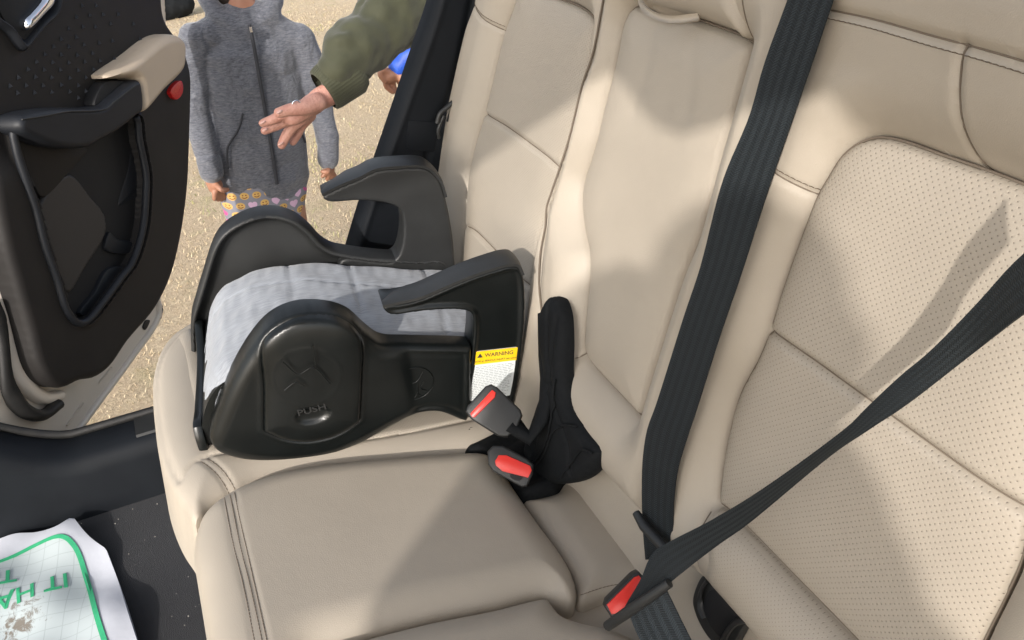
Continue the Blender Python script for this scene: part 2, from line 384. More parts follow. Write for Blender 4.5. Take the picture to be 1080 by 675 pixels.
def leggings():
    m, N, b = mat('printed_leggings', (.3, .3, .32), .85)
    s = N.new('ShaderNodeTexCoord'); sp = N.new('ShaderNodeSeparateXYZ'); N.l.new(s.outputs['Object'], sp.inputs[0])
    P = .036
    w = N.math('DIVIDE', sp.outputs[2], P*.86); row = N.math('FLOOR', w)
    u = N.math('ADD', N.math('DIVIDE', sp.outputs[1], P), N.math('MULTIPLY', N.math('MODULO', row, 2.), .5)); colm = N.math('FLOOR', u)
    fu = N.math('SUBTRACT', N.math('SUBTRACT', u, colm), .5); fw = N.math('SUBTRACT', N.math('SUBTRACT', w, row), .5)
    wn = N.new('ShaderNodeTexWhiteNoise'); wn.noise_dimensions = '2D'; cb = N.new('ShaderNodeCombineXYZ'); N.l.new(row, cb.inputs[0]); N.l.new(colm, cb.inputs[1]); N.l.new(cb.outputs[0], wn.inputs['Vector'])
    h = wn.outputs['Value']
    r = N.math('SQRT', N.math('ADD', N.math('MULTIPLY', fu, fu), N.math('MULTIPLY', fw, fw)))
    # hearts for some cells: circle with a raised, pinched profile
    hw = N.math('SUBTRACT', fw, N.math('MULTIPLY', N.math('SQRT', N.math('ABSOLUTE', fu)), .42))
    rh = N.math('SQRT', N.math('ADD', N.math('MULTIPLY', fu, fu), N.math('POWER', N.math('ABSOLUTE', N.math('ADD', hw, .18)), 2.)))
    ish = N.math('GREATER_THAN', h, .62)
    rr = N.math('ADD', N.math('MULTIPLY', ish, rh), N.math('MULTIPLY', N.math('SUBTRACT', 1., ish), r))
    on = N.math('LESS_THAN', rr, .37)
    c = N.mix(ish, (.60, .38, .12), (.62, .42, .58)); c = N.mix(N.math('GREATER_THAN', h, .82), c, (.55, .09, .28))
    # face marks
    ex = N.math('SUBTRACT', N.math('ABSOLUTE', fu), .13); ey = N.math('SUBTRACT', fw, .08)
    eye = N.math('LESS_THAN', N.math('ADD', N.math('MULTIPLY', ex, ex), N.math('MULTIPLY', ey, ey)), .004)
    mo = N.math('MULTIPLY', N.math('LESS_THAN', N.math('ABSOLUTE', N.math('SUBTRACT', r, .22)), .04), N.math('LESS_THAN', fw, -.1))
    c = N.mix(N.math('MULTIPLY', N.math('MAXIMUM', eye, mo), N.math('SUBTRACT', 1., ish)), c, (.18, .05, .03))
    N.l.new(N.mix(on, (.22, .22, .26), c), b.inputs['Base Color'])
    return m
M['leggings'] = leggings()
def ground_mat():
    m, N, b = mat('dry_ground', (.3, .24, .15), .95, spec=.2)
    s = N.new('ShaderNodeTexCoord')
    n1 = N.new('ShaderNodeTexNoise', i_Scale=1.7, i_Detail=6., i_Roughness=.65); N.l.new(s.outputs['Object'], n1.inputs[0])
    n2 = N.new('ShaderNodeTexNoise', i_Scale=38., i_Detail=8., i_Roughness=.8, i_Distortion=1.5); N.l.new(s.outputs['Object'], n2.inputs[0])
    n3 = N.new('ShaderNodeTexNoise', i_Scale=6., i_Detail=4.); N.l.new(s.outputs['Object'], n3.inputs[0])
    c = N.mix(N.math('MULTIPLY_ADD', n1.outputs['Fac'], 3., -1., True), (.70, .56, .38), (.74, .63, .43))
    c = N.mix(N.math('MULTIPLY_ADD', n2.outputs['Fac'], 3.5, -1.3, True), (.50, .38, .26), c)
    c = N.mix(N.math('MULTIPLY', N.math('MULTIPLY_ADD', n3.outputs['Fac'], 5., -2.9, True), .5), c, (.40, .39, .17))
    N.l.new(c, b.inputs['Base Color'])
    bp = N.new('ShaderNodeBump', i_Strength=.9, i_Distance=.02); N.l.new(n2.outputs['Fac'], bp.inputs['Height']); N.l.new(bp.outputs[0], b.inputs['Normal'])
    return m
M['ground'] = ground_mat()
M['straw'] = noisy('straw', (.50, .40, .24), (.64, .53, .36), 9, .8, 0)
M['grassgreen'] = noisy('grass_green', (.24, .27, .10), (.46, .40, .18), 5, .8, 0)

# ------------------------------------------------------------------ setting: ground
GZ = -.75
gx = np.linspace(-6, 30, 120); gy = np.linspace(-18, 18, 120)
mesh('ground', [(-60, -60, GZ), (120, -60, GZ), (120, 60, GZ), (-60, 60, GZ)], [(0, 1, 2, 3)], M['ground'], smooth=False)
bpy.data.objects['ground']['kind'] = 'structure'
def grass(name, n, m, hmax, cl, label, xr=(.95, 7.5)):
    V = []; F = []
    r = np.random.RandomState(len(name))
    cx = r.uniform(*xr, cl); cy = r.uniform(-2.2, 1.0, cl)*(.45+cx*.32)
    for i in range(n):
        k = r.randint(cl); x = cx[k]+r.normal(0, .13); y = cy[k]+r.normal(0, .13)
        if x < .95: continue
        a = r.uniform(0, 6.28); h = r.uniform(.15, 1)*hmax; lean = r.uniform(.6, 2.2)*h; w = .0007+.0003*x
        dx, dy = math.cos(a), math.sin(a); b = len(V)
        V += [(x-dy*w, y+dx*w, GZ), (x+dy*w, y-dx*w, GZ), (x+dx*lean*.45+dy*w*.8, y+dy*lean*.45-dx*w*.8, GZ+h*.8), (x+dx*lean*.45-dy*w*.8, y+dy*lean*.45+dx*w*.8, GZ+h*.8), (x+dx*lean, y+dy*lean, GZ+h*.75)]
        F += [(b, b+1, b+2, b+3), (b+3, b+2, b+4)]
    o = mesh(name, V, F, m, smooth=False); o['kind'] = 'stuff'; o['label'] = label; o['category'] = 'grass'
grass('dry_grass', 80000, M['straw'], .015, 2600, 'short dry straw coloured grass lying on the bare ground')
grass('green_grass', 5200, M['grassgreen'], .028, 60, 'sparse greenish grass tufts among the dry straw')

# ------------------------------------------------------------------ rear bench seat
bench = thing('rear_bench_seat', 'beige leather rear bench seat with perforated inserts filling the car', 'car seat', (0, .2, -.1))
def sc(fr, pts, o=0., n=6): return smooth_curve(fr.poly(pts, o), n, True)
def so(fr, pts, o=0., n=6): return smooth_curve(fr.poly(pts, o), n, False)

# --- backrests
def backrest(label, outline, ins_ol, bol, Rb, hole_dip=.012, extra=None, res=.004, lines=()):
    def hf(A, B, D):
        Q = np.stack([A, B], 1); h = rnd(D, Rb, bol)
        if ins_ol is not None:
            d, _ = segdist(Q, ins_ol); i = inside(Q, ins_ol); d = np.where(i, 0, d)
            di = np.where(i, segdist(Q, ins_ol)[0], 0); q = lambda R_: 1-(1-np.clip(d/R_, 0, 1))**2
            h = np.where(i, -.004-.014*np.clip(di/.010, 0, 1), np.minimum(h, -.004+.005*q(.006)+(bol-.001)*q(.05)))
        if extra: h = h+extra(A, B, D)
        return h
    o = sheet('backrest', BK, outline, hf, M['leather'], bench, res, -.10, snap=[(ins_ol, True)]+[(l_, False) for l_ in lines]); o['label'] = label
    for S in lines:
        S = resample(S, .006); S = S[inside(S, outline)]
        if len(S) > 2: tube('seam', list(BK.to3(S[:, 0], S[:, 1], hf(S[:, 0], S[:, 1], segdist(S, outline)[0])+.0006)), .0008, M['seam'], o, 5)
    return o, hf
def insert(parent, name, ol, puff, m, seams=(), Rr=.022, res=.004, extra=None):
    def hf(A, B, D):
        h = -.003+rnd(D, .004, .0045)+rnd(D, Rr*2.4, puff)
        for L, w, dp in seams: h = h+groove(A, B, L, w, dp)
        if extra: h = h+extra(A, B, D)
        return h
    o = sheet(name, BK, ol, hf, m, parent, res, -.016, snap=[(l_[0], False) for l_ in seams])
    L = resample(np.concatenate([ol, ol[:1]]), .006); D = np.zeros(len(L))
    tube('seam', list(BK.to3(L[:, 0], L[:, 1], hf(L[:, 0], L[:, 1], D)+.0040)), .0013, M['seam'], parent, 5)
    for S, w, dp in seams:
        S = resample(S, .006); S = S[inside(S, ol)]
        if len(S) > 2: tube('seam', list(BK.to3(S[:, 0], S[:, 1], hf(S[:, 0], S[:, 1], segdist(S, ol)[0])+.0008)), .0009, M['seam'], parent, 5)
    return o, hf

# far backrest
far_left = [(522, -60), (512, 0), (503, 25), (494, 60), (486, 95), (478, 130), (472, 160), (470, 188), (472, 215), (477, 245), (481, 290), (483, 330)]
gapl = [(598, 440), (588, 391), (586, 347), (583, 325), (581, 300), (583, 265), (588, 239), (589, 221), (595, 203), (613, 150), (628, 91), (639, 60), (651, 0), (664, -60)]
fl = BK.poly(far_left); gp = BK.poly(gapl)
ol = np.array(smooth_curve(fl, 5))[::1]; gl = smooth_curve(gp, 5)
bb = [(fl[-1][0]+.01, -.04), (gp[0][0]+.02, -.04)]
far_ol = np.concatenate([ol, bb, gl])
far_ins = [(552, -30), (547, 0), (535.5, 33), (527, 67), (514, 120), (505, 150), (498, 181), (494, 217), (493, 239), (491, 270), (490, 330), (500, 370), (545, 380), (560, 330), (564, 300), (569, 270), (573, 248), (584, 214), (594, 180), (604, 150), (616, 111), (623, 75), (629, 44), (631, 27), (627, 18), (613, 7), (595, 0), (572, -8)]
fi = sc(BK, far_ins)
stA = so(BK, [(500, -25), (511, 0), (522, 18), (535, 33)]); stB = so(BK, [(621, 84), (623, 75), (630, 66), (639, 61)])
b_far, hf_far = backrest('sun-streaked outboard backrest beside the dark door pillar', far_ol, fi, .028, .035, res=.003,
    lines=(stA, stB), extra=lambda A, B, D: groove(A, B, stA, .003, .004)+groove(A, B, stB, .003, .004))
sA = so(BK, [(512, 119), (514, 120), (535, 131), (562, 150), (584, 167), (594, 179), (597, 182)]); sB = so(BK, [(491, 238), (504, 242), (524, 261), (545, 283), (563, 303)])
insert(b_far, 'perforated_panel', fi, .010, M['perf_far'], [(sA, .0028, .006), (sB, .0028, .006)])
stitches('stitching', [surf_line(BK, stA+[0, .006], hf_far, .0006)], M['stitch'], b_far)

# centre backrest
cl_ = [(664, -60), (651, 0), (639, 60), (628, 91), (613, 150), (598, 203), (592, 221), (590, 239), (586, 265), (583, 300), (585, 325), (590, 338), (589, 365), (588, 391), (592, 420), (603, 450), (622, 472), (640, 489), (658, 508), (677, 528), (690, 542)]
cr_ = [(712, 500), (722, 450), (738, 400), (766, 320), (800, 215), (838, 100), (868, 0), (884, -60)]
cen_ol = np.concatenate([smooth_curve(BK.poly(cl_), 5), smooth_curve(BK.poly(cr_), 5)])
cen_ins = [(669, 11), (661, 29), (657, 51), (651, 78), (642, 111), (633, 150), (627, 170), (620, 192), (618, 214), (621, 243), (625.5, 265), (626, 290), (624, 313), (621, 347), (621, 369), (627, 382), (638, 395), (653, 411), (671, 430), (680, 440), (680, 440), (688, 411), (693, 395), (713, 331), (730, 280), (744, 246), (763, 175), (782, 109), (794, 66), (799, 48), (799, 48), (789, 40), (762, 29), (733, 20), (709, 21), (685, 10), (678, 6)]
ci = sc(BK, cen_ins)
s1 = so(BK, [(621, 369), (619, 376), (612, 378), (603, 379), (598, 384), (594, 392), (594, 404), (598, 425), (605, 444)])
s2 = so(BK, [(799, 46), (806, 20), (812, -10), (818, -40)])
b_cen, hf_cen = backrest('smooth middle backrest with a sunlit fold-down panel', cen_ol, ci, .034, .04,
    lines=(s1, s2), res=.0035, extra=lambda A, B, D: groove(A, B, s1, .0025, .003)+groove(A, B, s2, .002, .002))
wl = [so(BK, [(735, 21), (741, 60), (738, 120)]), so(BK, [(700, 25), (694, 70), (680, 120)])]
def wr(A, B, D):
    h = 0*A
    for L in wl: d, _ = segdist(np.stack([A, B], 1), L, False); h = h-.0010*np.exp(-(d/.010)**2)
    return h
o_ci, _ = insert(b_cen, 'fold_down_panel', ci, .014, M['leather'], [], extra=wr)
gq = resample(gl, .006); tube('gap_shade_line', list(BK.to3(gq[:, 0]+.005, gq[:, 1], np.full(len(gq), .016))), .0015, M['seam'], b_far, 6)  # dark line laid along the backrest gap, standing in for its shade
# leather pull strap over the panel top
ps = [(672, -8, .03), (676, 6, .034), (690, 17, .036), (710, 22, .032), (736, 19, .02)]
Lp = smooth_curve([BK.to3(*BK.px(x, y-5, o), o) for x, y, o in ps], 6); Rp = smooth_curve([BK.to3(*BK.px(x+1, y+3, o), o) for x, y, o in ps], 6)
ribbon('pull_strap', Lp, Rp, M['leather'], b_cen, .0015, .003)
# crumpled upper roll above the panel
up_ol = sc(BK, [(676, 3), (700, 10), (730, 17), (762, 26), (790, 38), (799, 45), (808, 15), (822, -40), (700, -60), (668, -40)])
sheet('upper_roll', BK, up_ol, lambda A, B, D: .0+rnd(D, .03, .036)-.003*np.sin((A*.8+B)*120)*np.exp(-((A-.10)/.03)**2), M['leather'], b_cen, .004, -.02)

# near backrest
nl = [(884, -60), (868, 0), (838, 100), (800, 215), (766, 320), (738, 400), (722, 450), (712, 500), (712, 560), (722, 585), (734, 595)]
nb = [(734, 595), (748, 606), (780, 639), (800, 663), (840, 705), (900, 770)]
nlp = smooth_curve(BK.poly(nl), 5); nbp = smooth_curve(BK.poly(nb), 5)
near_ol = np.concatenate([nlp, nbp, [(nbp[-1][0]-.3, nbp[-1][1]), (nbp[-1][0]-.3, .80), (nlp[0][0], .80)]])
near_ins = [(876, 187), (891, 164), (910, 150), (930, 145), (958, 150), (997, 164), (1041, 179), (1080, 194), (1125, 215), (1150, 260), (1150, 330), (1120, 430), (1093, 530), (1080, 590), (1065, 625), (1042, 672), (1020, 720), (1000, 760), (965, 735), (910, 677), (835, 600), (790, 554), (768, 534), (763, 531), (763, 520), (765, 501), (770, 467), (783, 417), (805, 374), (815, 348), (830, 301), (849, 248), (865, 206)]
ni = sc(BK, near_ins)
sU = so(BK, [(868, 8), (877, 10), (947, 24), (1016, 43), (1080, 60), (1160, 84)]); sV = so(BK, [(1051, 50), (1045, 72), (1040, 98), (1037, 125), (1037, 156), (1042, 180)])
sS = so(BK, [(812, 155), (822, 167), (843, 187), (863, 205)]); sL = so(BK, [(758, 538), (756, 560), (755, 590), (757, 615)])
b_near, hf_near = backrest('nearest backrest with large dotted perforated insert and top yoke', near_ol, ni, .030, .045, lines=(sU, sV, sS, sL),
    extra=lambda A, B, D: groove(A, B, sU, .0032, .005)+groove(A, B, sV, .0028, .004)+groove(A, B, sS, .0028, .004)+groove(A, B, sL, .0025, .004)+.010*np.clip((B-.60)/.06, 0, 1), res=.0035)
s3 = so(BK, [(812, 346), (815, 348), (836, 359), (861, 375), (920, 417), (1000, 474), (1080, 531), (1160, 590)]); 
s4 = so(BK, [(757, 525), (763, 531), (790, 554), (835, 600), (910, 677), (980, 745)])
insert(b_near, 'perforated_panel', ni, .013, M['perf'], [(s3, .0032, .007), ], res=.0035)
# lower smooth/perforated roll below seam 4
lo_ol = sc(BK, [(765, 535), (790, 557), (835, 603), (910, 680), (990, 760), (960, 800), (900, 765), (840, 700), (800, 658), (780, 636), (760, 612), (757, 600), (758, 565), (761, 540)])
sheet('lower_roll', BK, lo_ol, lambda A, B, D: .003+rnd(D, .04, .030), M['perf_far'], b_near, .004, -.02)
off = np.array([0, -.006])
stitches('stitching', [surf_line(BK, sU+off*1.1, hf_near, .0006), surf_line(BK, sS+np.array([-.004, .004]), hf_near, .0006)], M['stitch'], b_near)

# --- cushions
# carcass under the pads
car_ol = [(-.75, -.02), (-.75, .44), (.50, .44), (.52, -.02)]
sheet('cushion_base', CU, car_ol, lambda A, B, D: -.028+0*A, M['leather'], bench, .01, -.17)
# skirt of the backrests at the bight
BI = Frame((0, .0, -.02), (1, 0, 0), (0, -math.sin(R(35)), math.cos(R(35))), (0, math.cos(R(35)), math.sin(R(35))))
sheet('backrest_skirt', BK, [(-.75, -.05), (-.75, .16), (.19, .16), (.19, -.05)], lambda A, B, D: -.002+.01*np.clip((.08-B)/.08, 0, 1.5), M['leather'], bench, .008, -.10)
def cushion(label, ol, hf, m, res=.004, base=-.12):
    o = sheet('seat_cushion', CU, ol, hf, m, bench, res, base); o['label'] = label; return o
# far cushion
fc_sil = [(243, 519), (222, 531), (207, 546), (192, 529), (180, 511), (168, 480), (162, 440), (160, 410), (161, 390), (168, 368), (180, 352), (200, 339), (215, 327)]
p = smooth_curve(CU.poly(fc_sil, -.004), 5)
q = smooth_curve(CU.poly([(505, 478), (470, 479), (400, 484), (330, 490), (275, 502), (243, 519)]), 5)
fc_ol = np.concatenate([[(.54, -.03), (q[0][0], -.03)], q[:-1], p, [(.54, p[-1][1]-.02)]])
fc_ins = np.concatenate([so(CU, [(500, 447), (430, 461), (300, 478), (250, 482), (222, 486), (205, 493), (190, 507)]), so(CU, [(182, 495), (173, 470), (168, 440), (166, 410), (167, 392), (174, 373), (186, 359), (203, 349)]), [(.47, .42), (.47, .0)]])
fst = [so(CU, [(212, 491), (228, 503), (244, 518)]), so(CU, [(219, 488), (235, 500), (249, 514)])]
fst2 = so(CU, [(203, 349), (186, 359), (180, 368)])
def hfc(A, B, D):
    d, _ = segdist(np.stack([A, B], 1), fc_ins, False)
    return -.018+rnd(D, .05, .028)-.004*np.exp(-(d/.003)**2)+sum(groove(A, B, L, .0025, .0025) for L in fst)
c_far = cushion('far outboard seat cushion carrying the black booster', fc_ol, hfc, M['leather'])
fci = fc_ins
def hfci(A, B, D): return hfc(A, B, D*0+.03)*0-.0045+rnd(D, .006, .004)+rnd(D, .04, .004)
_pi = inside(np.array([[.3, .2]]), fci)
def clampin(ol, d): return ol
sheet('perforated_panel', CU, fci, lambda A, B, D: .006+rnd(D, .005, .003)+rnd(D, .05, .003)-.022*np.clip((B-.435)/.03, 0, 1)**2, M['perf_far'], c_far, .004, -.012)
stitches('stitching', [surf_line(CU, L, hfc, .0008) for L in fst], M['stitch'], c_far)
# centre cushion main pad
cc = [(222, 700), (217, 660), (211, 625), (204, 585), (206, 560), (216, 538), (243, 518), (285, 501), (340, 490), (400, 484), (470, 479), (508, 478), (522, 483), (532, 497), (550, 524), (572, 555), (592, 582), (604, 603), (609, 622), (604, 634), (590, 632), (580, 629), (560, 631), (520, 641), (450, 655), (370, 676), (330, 688), (300, 720), (240, 740)]
co = sc(CU, cc)
cst = [so(CU, pts, .012) for pts in ([(236, 520), (240, 545), (247, 580), (257, 620), (268, 675), (275, 710)], [(242, 519), (247, 545), (254, 580), (264, 620), (276, 675), (283, 710)], [(247, 518), (252, 545), (260, 580), (269, 620), (281, 675), (288, 710)])]
def hcc(A, B, D): return -.012+rnd(D, .045, .030)+sum(groove(A, B, L, .002, .0016) for L in cst)
c_cen = cushion('plump smooth middle seat cushion with triple front stitching', co, hcc, M['leather'], .0035)
stitches('stitching', [surf_line(CU, L, hcc, .0006) for L in cst], M['stitch'], c_cen, .0048, .0005)
# centre cushion rear pad
ct = [(534, 500), (548, 521), (575, 519), (588, 514), (593, 504), (603, 497), (620, 498), (636, 514), (660, 545), (680, 573), (694, 598), (690, 612), (668, 618), (640, 622), (612, 631), (608, 612), (598, 590), (574, 556), (552, 526)]
cto = sc(CU, ct, -.005)
sheet('rear_pad', CU, cto, lambda A, B, D: -.020+rnd(D, .035, .020), M['leather'], c_cen, .0035, -.06)
ctst = so(CU, [(612, 628), (640, 619), (668, 614)], 0)
stitches('stitching', [CU.to3(ctst[:, 0], ctst[:, 1], np.full(len(ctst), .0005))], M['stitch'], c_cen, .0048, .0005)
# near cushion pad
nc = [(330, 690), (370, 677), (450, 656), (520, 642), (560, 632), (578, 630), (585, 638), (594, 648), (612, 655), (640, 661), (668, 672), (690, 690), (740, 760), (700, 900), (300, 900), (260, 760)]
nco = sc(CU, nc)
def hnc(A, B, D): return -.012+rnd(D, .045, .030)
c_near = cushion('near seat cushion cut by the bottom edge of view', nco, hnc, M['leather'])
nst = so(CU, [(579, 636), (588, 645), (602, 652), (622, 657), (645, 661)], .008)
stitches('stitching', [surf_line(CU, nst, hnc, -.002)], M['stitch'], c_near, .0045, .0005)
nt = [(705, 603), (714, 604), (720, 615), (737, 650), (757, 680), (790, 730), (770, 790), (720, 760), (695, 700), (688, 660), (684, 630)]
sheet('rear_pad', CU, sc(CU, nt, -.005), lambda A, B, D: -.018+rnd(D, .03, .020), M['leather'], c_near, .004, -.06)
# child-seat anchor opening between near cushion and backrest
io = [(744, 606), (752, 612), (770, 631), (790, 652), (783, 664), (770, 682), (752, 676), (738, 655), (732, 636), (735, 620)]
anch = thing('anchor_socket', 'black plastic child seat anchor opening in the near seat crease', 'anchor socket', tuple(BK.to3(-.25, .02, .02)))
oo = .012
plate('bezel', BK, BK.poly(io, oo), oo-.01, oo+.002, M['blackmatte'], anch, .0015)
ii = [(752, 622), (766, 634), (780, 650), (770, 662), (760, 672), (748, 658), (742, 642), (745, 628)]
plate('cavity', BK, BK.poly(ii, oo+.003), oo+.001, oo+.0032, M['pit'], anch, .0008)
a1 = so(BK, [(746, 612), (740, 622), (738, 636), (743, 652)], oo+.004); tube('guide_lip', BK.to3(a1[:, 0], a1[:, 1], np.full(len(a1), oo+.004)), .004, M['blackmatte'], anch, 8, .5)
a1 = so(BK, [(790, 652), (778, 656), (768, 668), (762, 684)], oo+.004); tube('guide_lip', BK.to3(a1[:, 0], a1[:, 1], np.full(len(a1), oo+.006)), .006, M['blackmatte'], anch, 8, .5)

# ------------------------------------------------------------------ belts
def strap(name, Lpx, Rpx, parent, n=8, sag=0.0, m=None):
    L = smooth_curve([BK.to3(*BK.px(x, y, o), o) for x, y, o in Lpx], n); Q = smooth_curve([BK.to3(*BK.px(x, y, o), o) for x, y, o in Rpx], n)
    return ribbon(name, resamp(L, 60), resamp(Q, 60), m or M['belt'], parent, .0007, sag)
def resamp(P, n):
    P = np.asarray(P); d = np.r_[0, np.cumsum(np.linalg.norm(np.diff(P, axis=0), axis=1))]; t = np.linspace(0, d[-1], n)
    return np.stack([np.interp(t, d, P[:, k]) for k in range(3)], 1)
bt1 = thing('seat_belt', 'dark webbing belt running straight down between middle and near backrests', 'seat belt', tuple(BK.to3(-.12, .05, .04)), 'rear seat belts')
Lv = [(848, -50, .045), (831, 0, .045), (806, 69, .045), (791, 122, .045), (763, 190, .045), (739, 282, .045), (722, 333, .045), (692, 428, .043), (683, 453, .042), (678, 489, .038), (678, 550, .030), (681, 590, .02)]
Rv = [(897, -50, .045), (879, 0, .045), (858, 62, .045), (840, 114, .045), (811, 198, .045), (780, 294, .045), (762, 346, .045), (732, 440, .043), (724, 464, .042), (714, 500, .038), (710, 555, .030), (715, 590, .02)]
strap('webbing', Lv, Rv, bt1)
bar = [BK.to3(*BK.px(x, y, .04), .04) for x, y in ((671, 541), (680, 556), (697, 574), (712, 590))]
tube('belt_guide', bar, [.0045, .006, .006, .005], M['blackmatte'], bt1, 10, 1.)

bt2 = thing('seat_belt', 'dark shoulder belt slanting from right edge into the nearest red buckle', 'seat belt', tuple(BK.to3(-.2, .05, .06)), 'rear seat belts')
Ld = [(1180, 195, .15), (1080, 268, .12), (1030, 321, .10), (977, 374, .085), (953, 394, .08), (913, 431, .08), (893, 451, .08), (803, 517, .085), (748, 550, .09), (705, 572, .095), (688, 584, .10), (676, 611, .105), (663, 633, .11), (655, 647, .115)]
Rd = [(1180, 262, .15), (1080, 331, .12), (1050, 354, .10), (1025, 374, .085), (953, 429, .08), (917, 453, .075), (880, 477, .07), (787, 554, .075), (760, 573, .08), (735, 592, .085), (722, 602, .09), (711, 611, .095), (690, 627, .10), (664, 648, .11)]
strap('webbing', Ld, Rd, bt2, sag=.001)
# a soft lengthwise fold line in the shoulder belt
lat = [BK.to3(*BK.px(x, y, o), o) for x, y, o in ((641, 660, .12), (660, 647, .118), (685, 630, .11), (706, 615, .10))]
tube('latch_plate', lat, [.0052, .0056, .0052, .0045], M['blackmatte'], bt2, 12, 1.)
Lw = [BK.to3(*BK.px(x, y, o), o) for x, y, o in ((664, 648, .112), (672, 668, .10), (690, 700, .085), (720, 760, .07))]
Rw = [BK.to3(*BK.px(x, y, o), o) for x, y, o in ((702, 620, .10), (714, 645, .09), (730, 677, .08), (765, 740, .07))]
M['belt2'] = belt_mat('belt_webbing_bright', (.014, .018, .021), (.05, .062, .072))
w2 = ribbon('lap_webbing', resamp(smooth_curve(Lw, 6), 24), resamp(smooth_curve(Rw, 6), 24), M['belt2'], bt2, .0007, .002)

def buckle(label, corners, o, th, btn, name='belt_buckle', slot=None):
    """corners and button given on a plane facing out of the crease"""
    t = thing(name, label, 'buckle', tuple(BK.to3(*BK.px(*corners[0], o), o)), 'red button belt buckles')
    plate('housing', VB, VB.poly(corners, o), o-th, o, M['blackmatte'], t, .003, curve=False, seg=3)
    plate('release_button', VB, VB.poly(btn, o+.002), o-.004, o+.0022, M['red'], t, .0012, curve=False)
    if slot: plate('slot', VB, VB.poly(slot, o+.0006), o-.003, o+.0006, M['pit'], t, 0, 3)
    return t
# plane roughly square to the view in the crease
vn = -FW*1.0+np.array([0, 0, .25]); vn /= np.linalg.norm(vn)
ex = np.cross([0, 0, 1], vn); ex /= np.linalg.norm(ex); ey = np.cross(vn, ex)
B0 = CU.to3(*CU.px(560, 470, .06), .06)
VB = Frame(B0, ex, ey, vn)
# boots: black fabric sleeves rising from the crease
boot = thing('buckle_boot', 'black padded sleeve holding two buckle stalks in the seat crease', 'belt boot', tuple(B0-np.array([0, 0, .06])))
bf = sc(CU, [(484, 455), (490, 446), (515, 447), (545, 455), (575, 462), (600, 480), (625, 478), (627, 494), (610, 500), (596, 505), (590, 514), (565, 520), (545, 517), (535, 500), (524, 484), (505, 479), (490, 476), (486, 466)], .005)
def hbf(A, B, D): return -.02+rnd(D, .015, .026)+.004*np.sin(A*160+B*60)
sheet('boot_base', CU, bf, hbf, M['fabricblack'], boot, .003, -.05)
BO = .045
bs = sc(BK, [(567, 322), (573, 313), (582, 315), (588, 330), (590, 360), (590, 400), (597, 430), (612, 455), (627, 478), (617, 500), (585, 512), (562, 505), (548, 478), (552, 455), (560, 430), (568, 400), (563, 360), (563, 335)], BO)
def hbs(A, B, D):
    l1 = so(BK, [(577, 318), (577, 380), (585, 430), (598, 470), (600, 500)], BO); l2 = so(BK, [(585, 335), (578, 400), (568, 440), (560, 490)], BO)
    return BO-.016+rnd(D, .018, .016)+groove(A, B, l1, .003, .004)+groove(A, B, l2, .003, .004)
bso = sheet('boot_sleeve', BK, bs, hbs, M['fabricblack'], boot, .003, BO-.022)
for pts, oo_ in (([(560, 497), (575, 480), (585, 455), (598, 448), (606, 450)], -.018), ([(590, 505), (604, 488), (616, 474), (624, 478)], -.02), ([(548, 488), (562, 488), (576, 470), (583, 440), (586, 400)], -.018)):
    L = so(BK, pts, BO); tube('piping', surf_line(BK, L, hbs, .0025), .0014, M['fabricblack'], bso, 6)
# upper buckle (label side) with stalk
bu1 = buckle('black buckle with red button tilted against the booster label', [(491, 434), (493, 428), (512, 407), (518, 405), (524, 408), (549, 432), (551, 438), (545, 452), (535, 461), (526, 460), (497, 442)], .01, .024,
    [(496, 436), (519, 411), (523, 414), (522, 419), (501, 440), (498, 440)])
stk = [VB.to3(*VB.px(x, y, 0), 0) for x, y in ((540, 447), (552, 458), (562, 462), (572, 440), (578, 410), (576, 370), (574, 330))]
tube('stalk', smooth_curve(stk, 5), [.014, .015, .014, .013, .012, .012, .012, .011], M['fabricblack'], bu1, 10, .55, vn) if False else tube('stalk', resamp(smooth_curve(stk, 5), 8), [.016, .015, .012, .012, .012, .012, .011, .010], M['fabricblack'], bu1, 12, .6)
bu2 = buckle('black buckle with red button lying low beside middle cushion corner', [(514, 476), (520, 470), (530, 470), (555, 483), (563, 490), (562, 500), (556, 513), (550, 514), (520, 497), (515, 490)], .012, .022,
    [(522, 486), (526, 480), (534, 480), (559, 491), (561, 496), (557, 504), (530, 497), (523, 491)], slot=[(540, 498), (552, 502), (548, 507), (538, 503)])
bu3 = buckle('black buckle with red button under the slanting shoulder belt', [(638, 639), (641, 632), (668, 606), (674, 604), (678, 610), (672, 640), (655, 654), (643, 652)], .005, .02,
    [(640, 637), (667, 611), (674, 607), (677, 612), (664, 634), (652, 647), (645, 648)]) if False else None
B3 = BK.to3(*BK.px(655, 630, .085), .085)
VB = Frame(B3, ex, ey, vn)
bu3 = buckle('black buckle with red button pinned under the slanting shoulder belt', [(638, 641), (640, 634), (668, 606), (674, 603), (682, 612), (676, 640), (655, 658), (645, 652)], .0, .03,
    [(640, 638), (644, 634), (669, 609), (674, 607), (678, 612), (668, 634), (652, 647), (645, 648)])

